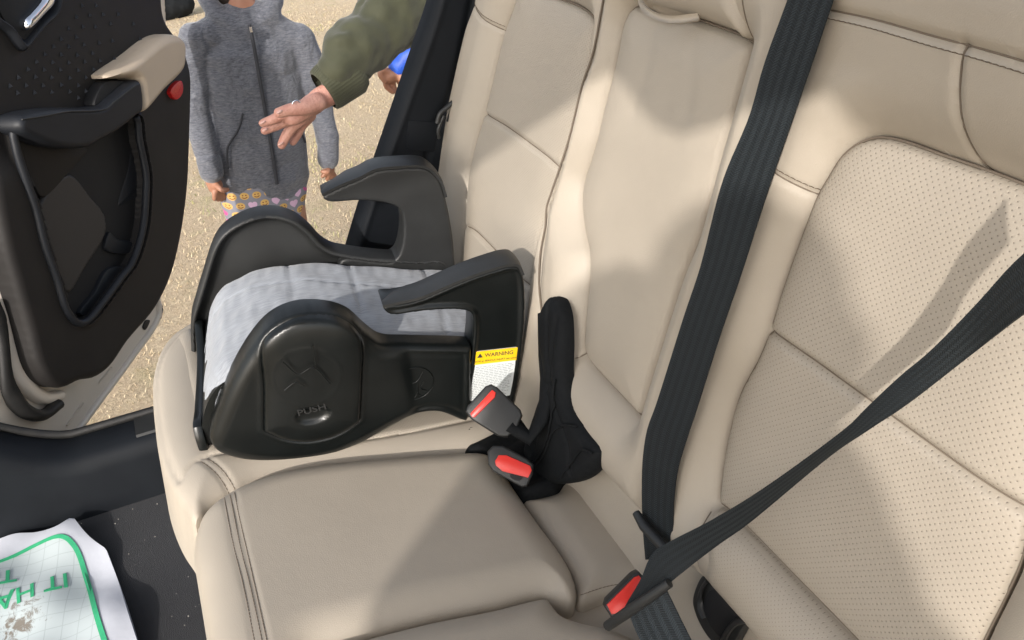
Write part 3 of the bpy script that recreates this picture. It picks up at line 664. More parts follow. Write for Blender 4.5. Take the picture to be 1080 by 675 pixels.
# ------------------------------------------------------------------ booster seat
bo = thing('booster_seat', 'black plastic child booster seat with grey quilted fabric pad and two arms', 'booster seat', (.38, .22, .04))
hump = [(492, 441), (487, 441), (462, 432), (442, 433), (417, 442), (376, 462), (331, 475), (281, 479), (235, 470), (224, 462), (221, 454), (230, 427), (245, 392), (266, 357), (286, 336), (311, 325), (341, 324), (366, 331), (387, 349), (402, 359), (432, 361), (480, 362), (497, 363), (497, 363)]
ho = sc(SN, hump)
cov = [(276, 352), (277, 395), (277, 441), (277, 441), (298, 450), (318, 453), (341, 450), (360, 443), (377, 432), (377, 432), (379, 390), (379, 350), (370, 337), (357, 329), (341, 325.5), (326, 325), (312, 326.5), (293, 335)]
cvo = sc(SN, cov)
ridge = so(SN, [(402, 361), (396, 375), (392, 400), (389, 430), (384, 455)])
def hsh(A, B, D):
    Q = np.stack([A, B], 1); d, _ = segdist(Q, cvo); i = inside(Q, cvo)
    h = rnd(D, .02, .016)+.012*np.clip((A-.16)/.12, 0, 1)
    # recessed panel behind the hump
    h = h-.006*(1/(1+np.exp((A-.165)/.004)))*np.clip((D-.006)/.006, 0, 1)
    h = h+np.where(i, -.006*np.clip(d/.005, 0, 1), .0025*np.exp(-(d/.004)**2)*np.clip(d/.003, 0, 1))
    return h
shell = sheet('side_shell', SN, ho, hsh, M['black'], bo, .003, -.02)
def hcv(A, B, D):
    c0 = SN.px(329, 430, .02); e = ((A-c0[0])/.022)**2+((B-c0[1])/.013)**2
    dome = .0245+rnd(D, .003, .003)+.012*rnd(D, .07, 1)
    m1 = SN.px(322, 390, .02); rr = np.sqrt((A-m1[0])**2+(B-m1[1])**2)
    em = .0008*np.exp(-((rr-.042)/.0014)**2)
    return dome-.007*np.exp(-e**2*.8)+.0018*np.exp(-((np.sqrt(e)-1.1)/.12)**2)+em
cover = sheet('cup_holder_cover', SN, cvo, hcv, M['black'], bo, .0028, -.01)
for pts in ([(298, 382), (315, 395), (330, 388), (348, 405)], [(330, 365), (333, 385)], [(300, 412), (312, 404), (322, 408)]):
    L = so(SN, pts, .045); tube('embossed_mark', SN.to3(L[:, 0], L[:, 1], np.full(len(L), .0445)), .0009, M['black'], cover, 6)
def text(name, body, size, fr, pos, ang, o, m, parent, ext=.0004, bold=False, sx=1., ax='CENTER', ay='CENTER'):
    cu = bpy.data.curves.new(name, 'FONT'); cu.body = body; cu.size = size; cu.extrude = ext; cu.align_x = ax; cu.align_y = ay; cu.offset = .012*size if bold else 0
    tmp = bpy.data.objects.new(name, cu); C.objects.link(tmp); dg = bpy.context.evaluated_depsgraph_get(); me = bpy.data.meshes.new_from_object(tmp.evaluated_get(dg)); 
    C.objects.unlink(tmp); bpy.data.objects.remove(tmp)
    ca, sa = math.cos(ang), math.sin(ang); hand = np.linalg.det(np.array([fr.ex, fr.ey, fr.en]))
    for v in me.vertices:
        x, y, z = v.co.x*sx, v.co.y, v.co.z
        if hand < 0: x = -x
        a = pos[0]+x*ca-y*sa; b = pos[1]+x*sa+y*ca; hh = o(a, b) if callable(o) else o
        v.co = fr.to3(a, b, hh+z)
    me.materials.clear(); return link(name, me, m, parent, False)
text('embossed_text', 'PUSH', .013, SN, SN.px(329, 433, .04), R(-2), .0385, M['blackmatte'], cover, .0006, True, 1.2)
# emblem on rear of shell
ec = SN.px(437, 404, .01); em = []
an = np.linspace(0, 2*math.pi, 30); bm = bmesh.new()
tube_bm(bm, [SN.to3(ec[0]+.026*math.cos(a), ec[1]+.026*math.sin(a), .0115) for a in an], .0006, 5, False)
for pts in ([(428, 395), (432, 405), (428, 418)], [(432, 405), (440, 402), (446, 392)], [(440, 402), (440, 415), (434, 423)], [(440, 415), (448, 420)], [(424, 402), (430, 400)], [(447, 402), (444, 410), (450, 412)]):
    L = so(SN, pts, .011); tube_bm(bm, list(SN.to3(L[:, 0], L[:, 1], np.full(len(L), .0112))), .0007, 5, False)
fromp('embossed_emblem', bm, M['black'], shell)
# near arm
armN = [(404, 322), (407, 328), (414, 331), (447, 327), (487, 326), (497, 330), (499, 345), (496, 380), (491, 432), (505, 441), (530, 438), (538, 432), (543, 417), (550, 370), (553, 330), (551, 290), (546, 281), (538, 280), (515, 286), (492, 294), (466, 305), (442, 315), (420, 320)]
ao = sc(SN, armN)
def ham(A, B, D): return rnd(D, .003, .003)+.001-.004*np.clip((D-.004)/.005, 0, 1)
arm = sheet('armrest', SN, ao, ham, M['black'], bo, .0022, -.004)
plate('arm_body', SN, ao, -.045, -.004, M['black'], arm, .004, curve=False, seg=3)
# armrest top skin, a wide soft strip following the top edge
tp = so(SN, [(404, 323), (420, 319.5), (442, 314.5), (466, 304.5), (492, 293.5), (515, 285.5), (538, 279.5), (546, 280.5), (551, 290)])
tn = len(tp); wd = np.interp(np.linspace(0, 1, tn), [0, .08, .2, 1], [.012, .026, .040, .046])
e1 = SN.to3(tp[:, 0], tp[:, 1]+.0015, np.full(tn, .004)); e2 = SN.to3(tp[:, 0], tp[:, 1]+.0015, .004-wd)
ribbon('arm_top', e1, e2, M['blackmatte'], arm, .002, .002)
# far arm
armF = [(340, 207), (346, 212), (379, 211), (408, 214), (421, 220), (425, 232), (424, 257), (418, 272), (408, 276), (360, 274), (360, 300), (479, 300), (479, 274), (477, 249), (472, 220), (465, 193), (457, 183), (447, 177), (420, 177), (396, 180), (380, 188), (365, 194), (350, 201)]
fo = sc(SF, armF)
M['greyplastic'] = noisy('sunlit_plastic', (.050, .050, .047), (.065, .064, .060), 18, .5, .3, 500, .0008)
armf = sheet('armrest', SF, fo, lambda A, B, D: rnd(D, .003, .003), M['blackmatte'], bo, .003, -.004)
plate('arm_body', SF, fo, -.045, -.004, M['blackmatte'], armf, .004, curve=False)
tp = so(SF, [(340, 206), (350, 200.5), (365, 193.5), (380, 187.5), (396, 179.5), (420, 176.5), (447, 176.5), (457, 182.5), (465, 193), (470, 208)])
tn = len(tp); wd = np.interp(np.linspace(0, 1, tn), [0, .1, .25, 1], [.014, .03, .046, .046])
ribbon('arm_top', SF.to3(tp[:, 0], tp[:, 1]+.0015, np.full(tn, .004)), SF.to3(tp[:, 0], tp[:, 1]+.0015, .004-wd), M['blackmatte'], armf, .002, .002)
# far hump
fh = [(201, 345), (207, 318), (213, 298), (225, 261), (233, 248), (247, 237), (268, 228), (290, 226), (311, 232), (327, 244), (339, 257), (350, 264), (362, 267), (399, 272), (440, 274), (470, 276), (470, 330), (380, 330), (260, 380), (215, 420)]
fho = sc(SF, fh)
SF2 = SF
far_shell = sheet('side_shell', SF, fho, lambda A, B, D: -.004+.010*np.exp(-((D-.005)/.005)**2)-.010*(1-np.exp(-((D)/.012)**2)), M['blackmatte'], bo, .003, -.035)
# body shell between the sides: tub following the pad
def padz(y):
    return np.interp(y, [-.06, .04, .10, .16, .228, .27, .31, .35, .392, .41, .425, .437, .445, .45], [.108, .131, .148, .165, .186, .196, .200, .198, .186, .170, .145, .110, .075, .045])
def tub(name, x0, x1, dz, m, y0=-.01, y1=.45, quilt=False, th=.012, dy=0.):
    """quilted pad / shell between the sides, in the booster's own turned frame"""
    xs = np.linspace(x0, x1, 70 if quilt else 12); Y = np.concatenate([np.linspace(y0, .35, 80 if quilt else 26), .35+(y1-.35)*(1-(1-np.linspace(0, 1, 60 if quilt else 24)[1:])**1.5)])
    V = []; F = []; nx, ny = len(xs), len(Y); Z = padz(Y-dy)+dz
    for _ in range(3): Z[1:-1] = (Z[:-2]+2*Z[1:-1]+Z[2:])/4
    T = np.stack([np.gradient(Y), np.gradient(Z)], 1); T /= np.linalg.norm(T, axis=1)[:, None]; Nn = np.stack([-T[:, 1], T[:, 0]], 1)
    for s_ in (0, 1):
        for i, x in enumerate(xs):
            for j, y in enumerate(Y):
                h = 0 if s_ == 0 else -th
                if quilt and s_ == 0:
                    e = min(x-x0, x1-x, .035)/.035; h = .012*math.sqrt(max(0, 1-(1-e)**2))-.012
                    for yc in (.305, .215, .10): h -= .0030*min(1, e*2.5)*math.exp(-((y-yc+.012*math.sin(x*9))/.003)**2)
                    h -= .0026*math.exp(-((x-.19+.008*math.sin(y*12))/.003)**2)
                    h += .0014*math.sin(y*70+x*25)*math.sin(x*90)+.0006*math.sin(y*310+x*40)*math.sin(x*61)
                a, b, w_ = y+Nn[j, 0]*h, Z[j]+Nn[j, 1]*h, -x
                V.append(SN.O+SN.ex*a+SN.ey*b+SN.en*w_)
    o = nx*ny
    for i in range(nx-1):
        for j in range(ny-1):
            q = (i*ny+j, (i+1)*ny+j, (i+1)*ny+j+1, i*ny+j+1); F.append(q); F.append(tuple(k+o for k in q[::-1]))
    for j in range(ny-1):
        F.append((j, j+1, o+j+1, o+j)); F.append(((nx-1)*ny+j, o+(nx-1)*ny+j, o+(nx-1)*ny+j+1, (nx-1)*ny+j+1))
    for i in range(nx-1):
        F.append((i*ny, o+i*ny, o+(i+1)*ny, (i+1)*ny)); F.append((i*ny+ny-1, (i+1)*ny+ny-1, o+(i+1)*ny+ny-1, o+i*ny+ny-1))
    ob = mesh(name, V, F, m, bo)
    bm = bmesh.new(); bm.from_mesh(ob.data); bmesh.ops.recalc_face_normals(bm, faces=bm.faces); bm.to_mesh(ob.data); bm.free(); ob.data.set_sharp_from_angle(angle=R(60)); return ob
tub('base_shell', .014, .262, -.020, M['black'], y1=.455, th=.05, dy=.008)
tub('quilted_pad', .014, .262, .0, M['fabric'], quilt=True, y1=.45)
plate('rear_wall', Frame(SN.O+SN.ex*.01, -SN.en, (0, 0, 1), -SN.ex), [(.02, .02), (.26, .02), (.26, .11), (.02, .11)], -.01, .01, M['black'], bo, .002, curve=False)
FLP = Frame(SN.O+SN.ex*.449, -SN.en, (0, 0, 1), SN.ex)
plate('front_lip', FLP, [(.010, .055), (.272, .045), (.270, .120), (.262, .124), (.20, .104), (.06, .104), (.014, .106)], -.010, .003, M['black'], bo, .004, n=4)
# warning label
lb = [(490, 424), (498, 371.5), (548, 366), (538, 417)]
lo_ = SN.poly(lb, .0015)
label = plate('warning_label', SN, lo_, .0, .0012, M['white'], arm, 0, curve=False)
def lerp2(u, v): # u across, v down
    p = [np.array(q) for q in (lo_[1], lo_[2], lo_[0], lo_[3])]
    return (p[0]*(1-u)+p[1]*u)*(1-v)+(p[2]*(1-u)+p[3]*u)*v
plate('label_header', SN, [lerp2(0, 0), lerp2(1, 0), lerp2(1, .26), lerp2(0, .26)], .0012, .0018, M['yellow'], label, 0, curve=False)
lang = math.atan2((lerp2(1, 0)-lerp2(0, 0))[1], -(lerp2(1, 0)-lerp2(0, 0))[0])
text('printed_text', '\u25b2 WARNING', .0085, SN, lerp2(.5, .09), -lang, .0019, M['ink'], label, .0002, True)
text('printed_text', 'DEATH or SERIOUS INJURY can occur', .0040, SN, lerp2(.5, .20), -lang, .0019, M['ink'], label, .0002)
bm = bmesh.new(); rr_ = random.Random(3)
for k in range(19):
    v = .31+k*.035; u = .06
    while u < .92:
        w = rr_.uniform(.03, .10)
        if u+w > .95: break
        q = [lerp2(u, v), lerp2(u+w, v), lerp2(u+w, v+.012), lerp2(u, v+.012)]
        bm.faces.new([bm.verts.new(SN.to3(a, b, .0015)) for a, b in q]); u += w+.018
fromp('printed_lines', bm, M['inkgrey'], label, False)
# grey vent mark on the booster front

# ------------------------------------------------------------------ car body: pillar, sill, floor
car = thing('car', 'car body around the far doorway: dark pillar trim, sill and door seal', 'car', (.72, .4, -.3))
PF = Frame((.60, 0, 0), (0, 1, 0), (0, 0, 1), (-1, 0, 0))
pil = [(470, -60), (455, 0), (440, 45), (418, 110), (398, 168), (380, 220), (362, 280), (345, 335), (400, 380), (480, 380), (488, 300), (482, 240), (476, 195), (480, 160), (494, 100), (508, 30), (520, -60)]
po = sc(PF, pil)
mid = so(PF, [(500, -40), (487, 30), (470, 100), (452, 140), (440, 200), (430, 270)])
edge = so(PF, [(478, -60), (463, 0), (447, 50), (425, 112), (405, 170), (387, 222), (370, 280)])
def hpil(A, B, D):
    d1, _ = segdist(np.stack([A, B], 1), edge, False)
    return rnd(D, .02, .02)+.004*np.exp(-(d1/.004)**2)-.006*np.exp(-((segdist(np.stack([A, B], 1), mid, False)[0])/.006)**2)
pillar = sheet('pillar_trim', PF, po, hpil, M['pillar'], car, .004, -.02)
# belt retractor cord and clip along the pillar
cd = so(PF, [(503, 0), (497, 35), (490, 70), (480, 100), (472, 128)], .03); tube('trim_edge', PF.to3(cd[:, 0], cd[:, 1], np.full(len(cd), .03)), .0025, M['blackmatte'], pillar, 6)
cd = so(PF, [(482, 104), (473, 112), (464, 120), (461, 130)], .034); tube('clip', PF.to3(cd[:, 0], cd[:, 1], np.full(len(cd), .034)), .004, M['blackmatte'], pillar, 8)
cd = so(PF, [(468, 122), (462, 138), (463, 146)], .034); tube('clip', PF.to3(cd[:, 0], cd[:, 1], np.full(len(cd), .034)), .003, M['blackmatte'], pillar, 8)
plate('trim_step', PF, PF.poly([(430, 127), (462, 128), (458, 160), (428, 158)], .02), .0, .0215, M['pillar'], pillar, .001, curve=False)
# black filler between pillar and backrest
plate('seat_side_trim', PF, PF.poly([(470, 60), (520, -40), (560, -40), (530, 100), (520, 250), (520, 420), (440, 420), (452, 250), (462, 130)], -.0), -.02, .004, M['pit'], car, .004)
# sill: cross-section swept along y
def sweep(name, prof, y0, y1, m, parent, n=40, wav=None):
    ys_ = np.linspace(y0, y1, n); V = []; F = []; k = len(prof)
    for y in ys_:
        for x, z in prof:
            dx, dz = wav(y) if wav else (0, 0); V.append((x+dx, y, z+dz*min(1, max(0, (z+.47)/.14)) if x < .99 else z+dz))
    for i in range(n-1):
        for j in range(k-1): F.append((i*k+j, i*k+j+1, (i+1)*k+j+1, (i+1)*k+j))
    o = mesh(name, V, F, m, parent); bm = bmesh.new(); bm.from_mesh(o.data); bmesh.ops.recalc_face_normals(bm, faces=bm.faces); bm.to_mesh(o.data); bm.free(); o.data.set_sharp_from_angle(angle=R(50)); return o
def curl(y):  # the sill climbs towards the front pillar
    t = max(0, y-.72); return (.0, 1.6*t**1.5)
sweep('door_sill', [(1.00, -.60), (1.00, -.36), (.985, -.335), (.95, -.318), (.885, -.322), (.868, -.335), (.862, -.36), (.856, -.44), (.850, -.47)], -.3, 1.15, M['pillar'], car, 70, curl)
sweep('sill_plate', [(.946, -.3175), (.944, -.312), (.888, -.316), (.885, -.321)], .2, .60, M['blackmatte'], car, 30)
sl = [(.955, y, -.312+curl(y)[1]) for y in np.linspace(-.1, 1.15, 60)]; tube('door_seal', sl, .009, M['rubber'], car, 10)
fo_ = mesh('car_floor', [(-.4, -.05, -.46), (.87, -.05, -.46), (.87, 1.4, -.46), (-.4, 1.4, -.46)], [(0, 1, 2, 3)], M['carpet'], smooth=False); fo_['kind'] = 'structure'
# fabric side of the cushion carcass
sweep('seat_riser', [(0, 0)], 0, 1, M['carpet'], car, 2) if False else None
plate('seat_riser', Frame((0, .45, 0), (1, 0, 0), (0, 0, 1), (0, 1, 0)), [(-.75, -.46), (.55, -.46), (.53, -.06), (.50, -.02), (-.75, -.06)], -.02, .02, M['carpet'], car, .006, curve=False)
# lint specks on the carpet
bm = bmesh.new(); rs = random.Random(5)
for i in range(70):
    x, y, s = rs.uniform(.2, .84), rs.uniform(.48, .80), rs.uniform(.0005, .0014); z = -.4585
    a = rs.uniform(0, 6); vs = [bm.verts.new((x+s*math.cos(a+k*1.57)*(2 if k % 2 else .7), y+s*math.sin(a+k*1.57), z+.001*(k % 2))) for k in range(4)]; bm.faces.new(vs)
ln = fromp('lint', bm, noisy('lint_specks', (.4, .38, .33), (.6, .58, .5), 50, .9, 0), None, False); tag(ln, 'pale lint specks scattered on the dark carpet', 'lint', kind='stuff')
# unseen overhead strip on the car, added and cut to shade the upper backrests
RF = Frame((0, 0, 1.0), (1, 0, 0), (0, 1, 0), (0, 0, 1))
SUN = np.array([1, -.9, -.66])
edge_ = []                       # strip outline, traced back along the sun from the wanted shadow edge
for x_, y_ in ((560, 138), (600, 112), (643, 78), (656, 90), (672, 115), (690, 135), (715, 146), (740, 140), (780, 125), (843, 112), (868, 107), (884, 122), (900, 138), (925, 146), (1000, 166), (1080, 192)):
    p_ = BK.to3(*BK.px(x_, y_, .012), .012); t_ = (1.0-p_[2])/.66; edge_.append(tuple((p_-SUN*t_)[:2]))
rpts = [(-.14, .18), (-.14, 1.5), (edge_[0][0], 1.5)]+edge_+[(-1.30, edge_[-1][1]-.02), (-1.30, .18)]
plate('roof_shadow_caster', RF, rpts, 0, .04, M['beige'], car, .006, curve=False)

# ------------------------------------------------------------------ door
door = bpy.data.objects.new('door', None); C.objects.link(door); door.parent = car; door.matrix_parent_inverse = Matrix.Translation(car.location).inverted(); door.location = tuple(DH); door.empty_display_size = .05
door['label'] = 'open rear door with dark trim, beige armrest and pale painted edge'
def dp(pts, o, n=6): return sc(DR, pts, o, n)
shell_ = [(165, 300), (171, 322), (168, 334), (137, 382), (100, 432), (82, 458), (70, 478), (-60, 500), (-90, 200), (-60, -80), (160, -80), (174, 0), (176, 30), (185, 100), (180, 240)]
so1 = dp(shell_, -.05)
pa = sheet('door_shell', DR, so1, lambda A, B, D: -.05-.004+rnd(D, .01, .006), M['paint'], door, .006, -.10)
e = so(DR, [(166, 312), (168, 332), (137, 380), (100, 430), (80, 458)], -.046); tube('door_edge', DR.to3(e[:, 0], e[:, 1], np.full(len(e), -.05)), .010, M['paint'], door, 10)
e = so(DR, [(168, 318), (171, 326), (169, 336)], -.046); tube('edge_guard', DR.to3(e[:, 0], e[:, 1], np.full(len(e), -.052)), .008, M['rubber'], door, 8)
for pts in ([(118, 388), (105, 404)], [(88, 425), (71, 449)]):
    e = so(DR, pts, -.045); tube('pressed_slot', DR.to3(e[:, 0], e[:, 1], np.full(len(e), -.047)), .0045, M['paint'], door, 8, .5)
plate('drain_plug', DR, DR.poly([(151, 345), (154, 338), (158, 338), (156, 344), (153, 348)], -.045), -.05, -.044, M['rubber'], door, .001)
e = so(DR, [(-10, 320), (0, 345), (9, 408), (24, 432), (44, 438), (61, 426)], -.03); tube('weather_seal', DR.to3(e[:, 0], e[:, 1], np.full(len(e), -.03)), [.018]*len(e), M['rubber'], door, 12, .7)
e = so(DR, [(-8, 270), (4, 310), (16, 370), (30, 405), (50, 420), (66, 418)], -.03); tube('painted_flange', DR.to3(e[:, 0], e[:, 1], np.full(len(e), -.042)), [.020]*len(e), M['paint'], door, 12, .7)
trimo = [(174, -60), (173, 0), (176, 20), (186, 36), (196, 50), (197, 80), (196, 130), (193, 200), (186, 250), (175, 293), (158, 327), (130, 360), (111, 387), (96, 398), (80, 401), (61, 409), (46, 404), (35, 387), (24, 347), (10, 298), (-2, 255), (-12, 200), (-20, 100), (-20, -60)]
tro = dp(trimo, 0)
pocket = [(146, 123), (150, 147), (157, 184), (157, 203), (154, 240), (143, 276), (130, 294), (111, 320), (96, 338), (88, 341), (81, 338), (72, 324), (63, 294), (50, 257), (41, 220), (31, 190), (20, 153), (19, 136), (60, 130), (110, 128)]
pko = dp(pocket, .02)
bdg = dp([(6, 100), (8, 45), (30, 65), (60, 30), (66, 0), (68, -60), (174, -60), (176, 20), (150, 60), (118, 84), (110, 108), (60, 113), (22, 118)], 0)
def htr(A, B, D):
    Q = np.stack([A, B], 1); d, _ = segdist(Q, pko); i = inside(Q, pko)
    low = 1/(1+np.exp((B-DR.px(100, 120, .0)[1])/.012))
    h = rnd(D, .02, .02)-.02+.020*low
    rim = .010*np.exp(-(d/.008)**2)
    h = np.where(i, -.018-.02*np.clip(d/.02, 0, 1), h+rim)
    return h
trim = sheet('trim_panel', DR, tro, htr, M['trimwarm'], door, .004, -.045)
rim = dp(pocket, .03); bm = bmesh.new(); rp = rim[:int(len(rim)*.90)]
tube_bm(bm, list(DR.to3(rp[:, 0], rp[:, 1], np.full(len(rp), .022))), .0085, 10); fromp('pocket_rim', bm, M['trim'], door)
plate('pocket_recess', DR, DR.poly(pocket, .0)[:], -.04, -.0145, M['pit'], door, 0)
plate('pocket_floor', DR, DR.poly([(90, 334), (84, 330), (100, 308), (114, 284), (136, 283), (128, 296), (110, 318), (96, 335)], -.005), -.03, -.004, M['trim'], door, .003)
plate('bottle_ledge', DR, DR.poly([(111, 262), (115, 245), (124, 252), (140, 256), (142, 264), (126, 268)], -.008), -.03, -.006, M['trim'], door, .004)
plate('bottle_wall', DR, DR.poly([(124, 218), (134, 180), (140, 150), (148, 160), (149, 205), (138, 212)], -.014), -.03, -.013, M['trim'], door, .006)
m_, N_, b_ = mat('speaker_mesh', (.03, .028, .026), .6)
tc_ = N_.new('ShaderNodeUVMap'); tc_.uv_map = 'UVMap'; v_ = N_.new('ShaderNodeTexVoronoi', i_Scale=420.); v_.inputs['Randomness'].default_value = 0; N_.l.new(tc_.outputs[0], v_.inputs['Vector'])
N_.l.new(N_.mix(N_.math('LESS_THAN', v_.outputs['Distance'], .3), (.045, .040, .037), (.004, .004, .004)), b_.inputs['Base Color']); M['speaker'] = m_
spk = [(43.5, 214), (74, 184), (96, 208), (108, 222), (112, 232), (111, 248), (91, 281), (72, 309), (55, 266), (43, 224)]
sp = sheet('speaker_grille', DR, dp([p_ for p_ in spk for _ in (0,)], .0), lambda A, B, D: -.004+rnd(D, .004, .004), M['speaker'], door, .004, -.03)
plate('trim_wedge', DR, DR.poly([(20, 155), (22, 142), (60, 155), (92, 157), (74, 180), (44, 208), (34, 192)], .0), -.03, .002, M['trimwarm'], door, .004)
grip = [(20, 134), (21, 124), (30, 119), (60, 114), (108, 112), (118, 104), (146, 84), (150, 96), (150, 118), (145, 122), (125, 138), (104, 150), (92, 156), (60, 155), (36, 146), (24, 140)]
gr = sheet('grip', DR, dp(grip, .05), lambda A, B, D: .035+rnd(D, .012, .02), M['trim'], door, .0035, -.01)
gi = so(DR, [(24, 126), (50, 122), (70, 118), (112, 115), (122, 107), (144, 90)], .058); tube('grip_seam', DR.to3(gi[:, 0], gi[:, 1], np.full(len(gi), .056)), .0016, M['blackmatte'], door, 6)
gs = [(100, 111), (110, 88), (132, 85), (143, 84), (118, 103), (108, 111)]
plate('grip_pocket', DR, DR.poly(gs, .03), .0, .030, M['pit'], door, .003)
ar = [(115, 82), (144, 60), (174, 38), (190, 37), (196, 45), (197, 60), (195, 74), (175, 96), (153, 119), (151, 112), (149, 100), (146, 85), (130, 83)]
aru = so(DR, [(118, 84), (150, 84), (172, 66), (190, 48)], .06)
sheet('armrest', DR, dp(ar, .05), lambda A, B, D: .022+rnd(D, .02, .035), M['beige'], door, .004, -.02)
plate('reflector', DR, DR.poly([(180, 97), (191, 85), (193, 88), (193, 98), (187, 105), (183, 103)], .03), .0, .030, M['redlens'], door, .002)
# rows of small triangular studs
bm = bmesh.new()
dots = [(88, 6), (103, 6), (82, 18), (96, 16), (110, 15), (126, 15), (74, 30), (89, 28), (102, 28), (118, 25), (142, 25), (66, 41), (82, 39), (58, 49), (74, 49), (90, 47), (106, 45), (120, 43), (149, 41), (49, 57), (66, 57.5), (83, 58), (99, 56), (40, 65), (57, 65.5), (74, 66), (91, 65), (107, 64), (122, 62), (31, 73), (48, 73.5), (65, 73.5), (84, 74), (100, 73), (116, 72), (21, 81.5), (39, 81), (56, 81.5), (75, 82), (92, 81.5), (12, 90.5), (29, 90), (47, 90), (66, 89.5), (84, 90), (101, 89), (20, 98), (38, 97.5), (56, 97), (75, 96.5), (92, 96), (84, 103)]
for x, y in dots:
    c = DR.px(x, y, .004); s = .0066
    vs = [bm.verts.new(DR.to3(c[0]+dx*s, c[1]+dy*s, .0008)) for dx, dy in ((-1, -.5), (1, -.5), (0, .9))]; tpv = bm.verts.new(DR.to3(c[0], c[1]-.2*s, .0060))
    for k in range(3): bm.faces.new((vs[k], vs[(k+1) % 3], tpv))
fromp('studs', bm, M['trim'], door, False)
bz = [(-6, 20), (-6, -20), (66, -30), (66, 0), (62, 16), (48, 30), (32, 50), (27, 54), (22, 50), (10, 34)]
sheet('handle_bezel', DR, dp(bz, .012), lambda A, B, D: .003+.016*np.exp(-((D-.008)/.008)**2)-.01*np.clip((D-.012)/.01, 0, 1), M['trim'], door, .003, -.01)
plate('handle_recess', DR, DR.poly([(0, 12), (0, -20), (56, -20), (56, 2), (44, 20), (28, 42), (22, 40)], .008), .0, .008, M['pit'], door, .002)
hd = [(28, 30), (27, 20), (34, 12), (44, 0), (50, -12), (60, -12), (58, 4), (48, 16), (31, 32)]
sheet('pull_handle', DR, dp(hd, .022), lambda A, B, D: .014+rnd(D, .012, .014), M['chrome'], door, .002, .004)

# ------------------------------------------------------------------ paper floor mat
pm = thing('paper_floor_mat', 'crumpled white paper floor mat with green border and printed words on the carpet', 'floor mat', (.35, .75, -.41))
def ph(a, b): 
    a = np.asarray(a); b = np.asarray(b)
    return .022+.008*np.sin(a*17+b*9)+.006*np.sin(a*31-b*23+1)+.004*np.sin(b*47+a*12)+.0*a
pol = [(-40, 570), (0, 565), (17, 561.6), (39, 560), (62, 556), (77, 546), (77, 546), (92, 564), (110, 575), (110, 575), (129, 627), (144, 675), (155, 715), (100, 780), (-60, 780)]
MF = Frame((0, 0, -.46), (1, 0, 0), (0, 1, 0), (0, 0, 1))
po_ = sc(MF, pol, .03)
m_ = noisy('paper', (.44, .455, .50), (.47, .485, .53), 6, .8, .25, 9, .02); M['paper'] = m_
psheet = sheet('paper_sheet', MF, po_, lambda A, B, D: ph(A, B), M['paper'], pm, .006, .004)
gi = [(-40, 606), (0, 591), (36.5, 574), (65.5, 569), (79, 577), (88, 605), (110, 675), (122, 715)]
g = so(MF, gi, .03)
gin = np.concatenate([g, MF.poly([(90, 760), (-60, 760)], .03)])
m_, N_, b_ = mat('paper_print', (.62, .66, .68), .8)
uvn = N_.new('ShaderNodeUVMap'); uvn.uv_map = 'UVMap'; mp = N_.new('ShaderNodeMapping'); mp.inputs['Rotation'].default_value = (0, 0, R(8)); mp.inputs['Scale'].default_value = (34, 34, 1); N_.l.new(uvn.outputs[0], mp.inputs[0])
s_ = N_.new('ShaderNodeSeparateXYZ'); N_.l.new(mp.outputs[0], s_.inputs[0])
gl_ = N_.math('MAXIMUM', N_.math('LESS_THAN', N_.math('FRACT', s_.outputs[0]), .05), N_.math('LESS_THAN', N_.math('FRACT', s_.outputs[1]), .05))
nz = N_.new('ShaderNodeTexNoise', i_Scale=34., i_Detail=5., i_Roughness=.75, i_Distortion=1.5); N_.l.new(uvn.outputs[0], nz.inputs[0])
cc_ = MF.px(20, 650, .03); s2_ = N_.new('ShaderNodeSeparateXYZ'); N_.l.new(uvn.outputs[0], s2_.inputs[0])
dx = N_.math('SUBTRACT', s2_.outputs[0], cc_[0]); dy = N_.math('SUBTRACT', s2_.outputs[1], cc_[1]-0.0)
dd = N_.math('SQRT', N_.math('ADD', N_.math('MULTIPLY', dx, dx), N_.math('MULTIPLY', dy, dy)))
zone = N_.math('SUBTRACT', 1., N_.math('DIVIDE', dd, .075, None, True), None, True)
sm = N_.math('MULTIPLY_ADD', N_.math('ADD', nz.outputs['Fac'], N_.math('MULTIPLY', zone, .42)), 9., -6.6, True)
c_ = N_.mix(N_.math('MULTIPLY', gl_, .45), (.43, .48, .485), (.24, .28, .28)); c_ = N_.mix(N_.math('MULTIPLY', sm, .85), c_, (.13, .10, .07)); N_.l.new(c_, b_.inputs['Base Color'])
sheet('printed_grid', MF, gin, lambda A, B, D: ph(A, B)+.0008, m_, psheet, .006, .012)
gt = resample(g, .006)
T = np.gradient(gt, axis=0); T /= np.linalg.norm(T, axis=1)[:, None]; Nn = np.stack([-T[:, 1], T[:, 0]], 1)
a_ = gt+Nn*.0045; b2_ = gt-Nn*.0045
ribbon('green_border', MF.to3(a_[:, 0], a_[:, 1], ph(a_[:, 0], a_[:, 1])+.0022), MF.to3(b2_[:, 0], b2_[:, 1], ph(b2_[:, 0], b2_[:, 1])+.0022), M['green'], psheet, .0004)
p1 = np.array(MF.px(70, 600, .03)); p2 = np.array(MF.px(4, 625, .03)); d_ = p2-p1; an_ = math.atan2(d_[1], d_[0])
hgt = np.linalg.norm(np.array(MF.px(70, 600, .03))-np.array(MF.px(72, 614, .03)))
for s_, st_ in (('IT HAS BEEN OUR PLEASURE', p1), ('TO SERVE YOU', MF.px(17, 598, .03))):
    text('printed_text', s_, hgt*1.42, MF, st_, an_, lambda a, b: float(ph(a, b))+.0024, M['green'], psheet, .0003, True, .92, 'LEFT', 'BOTTOM_BASELINE')

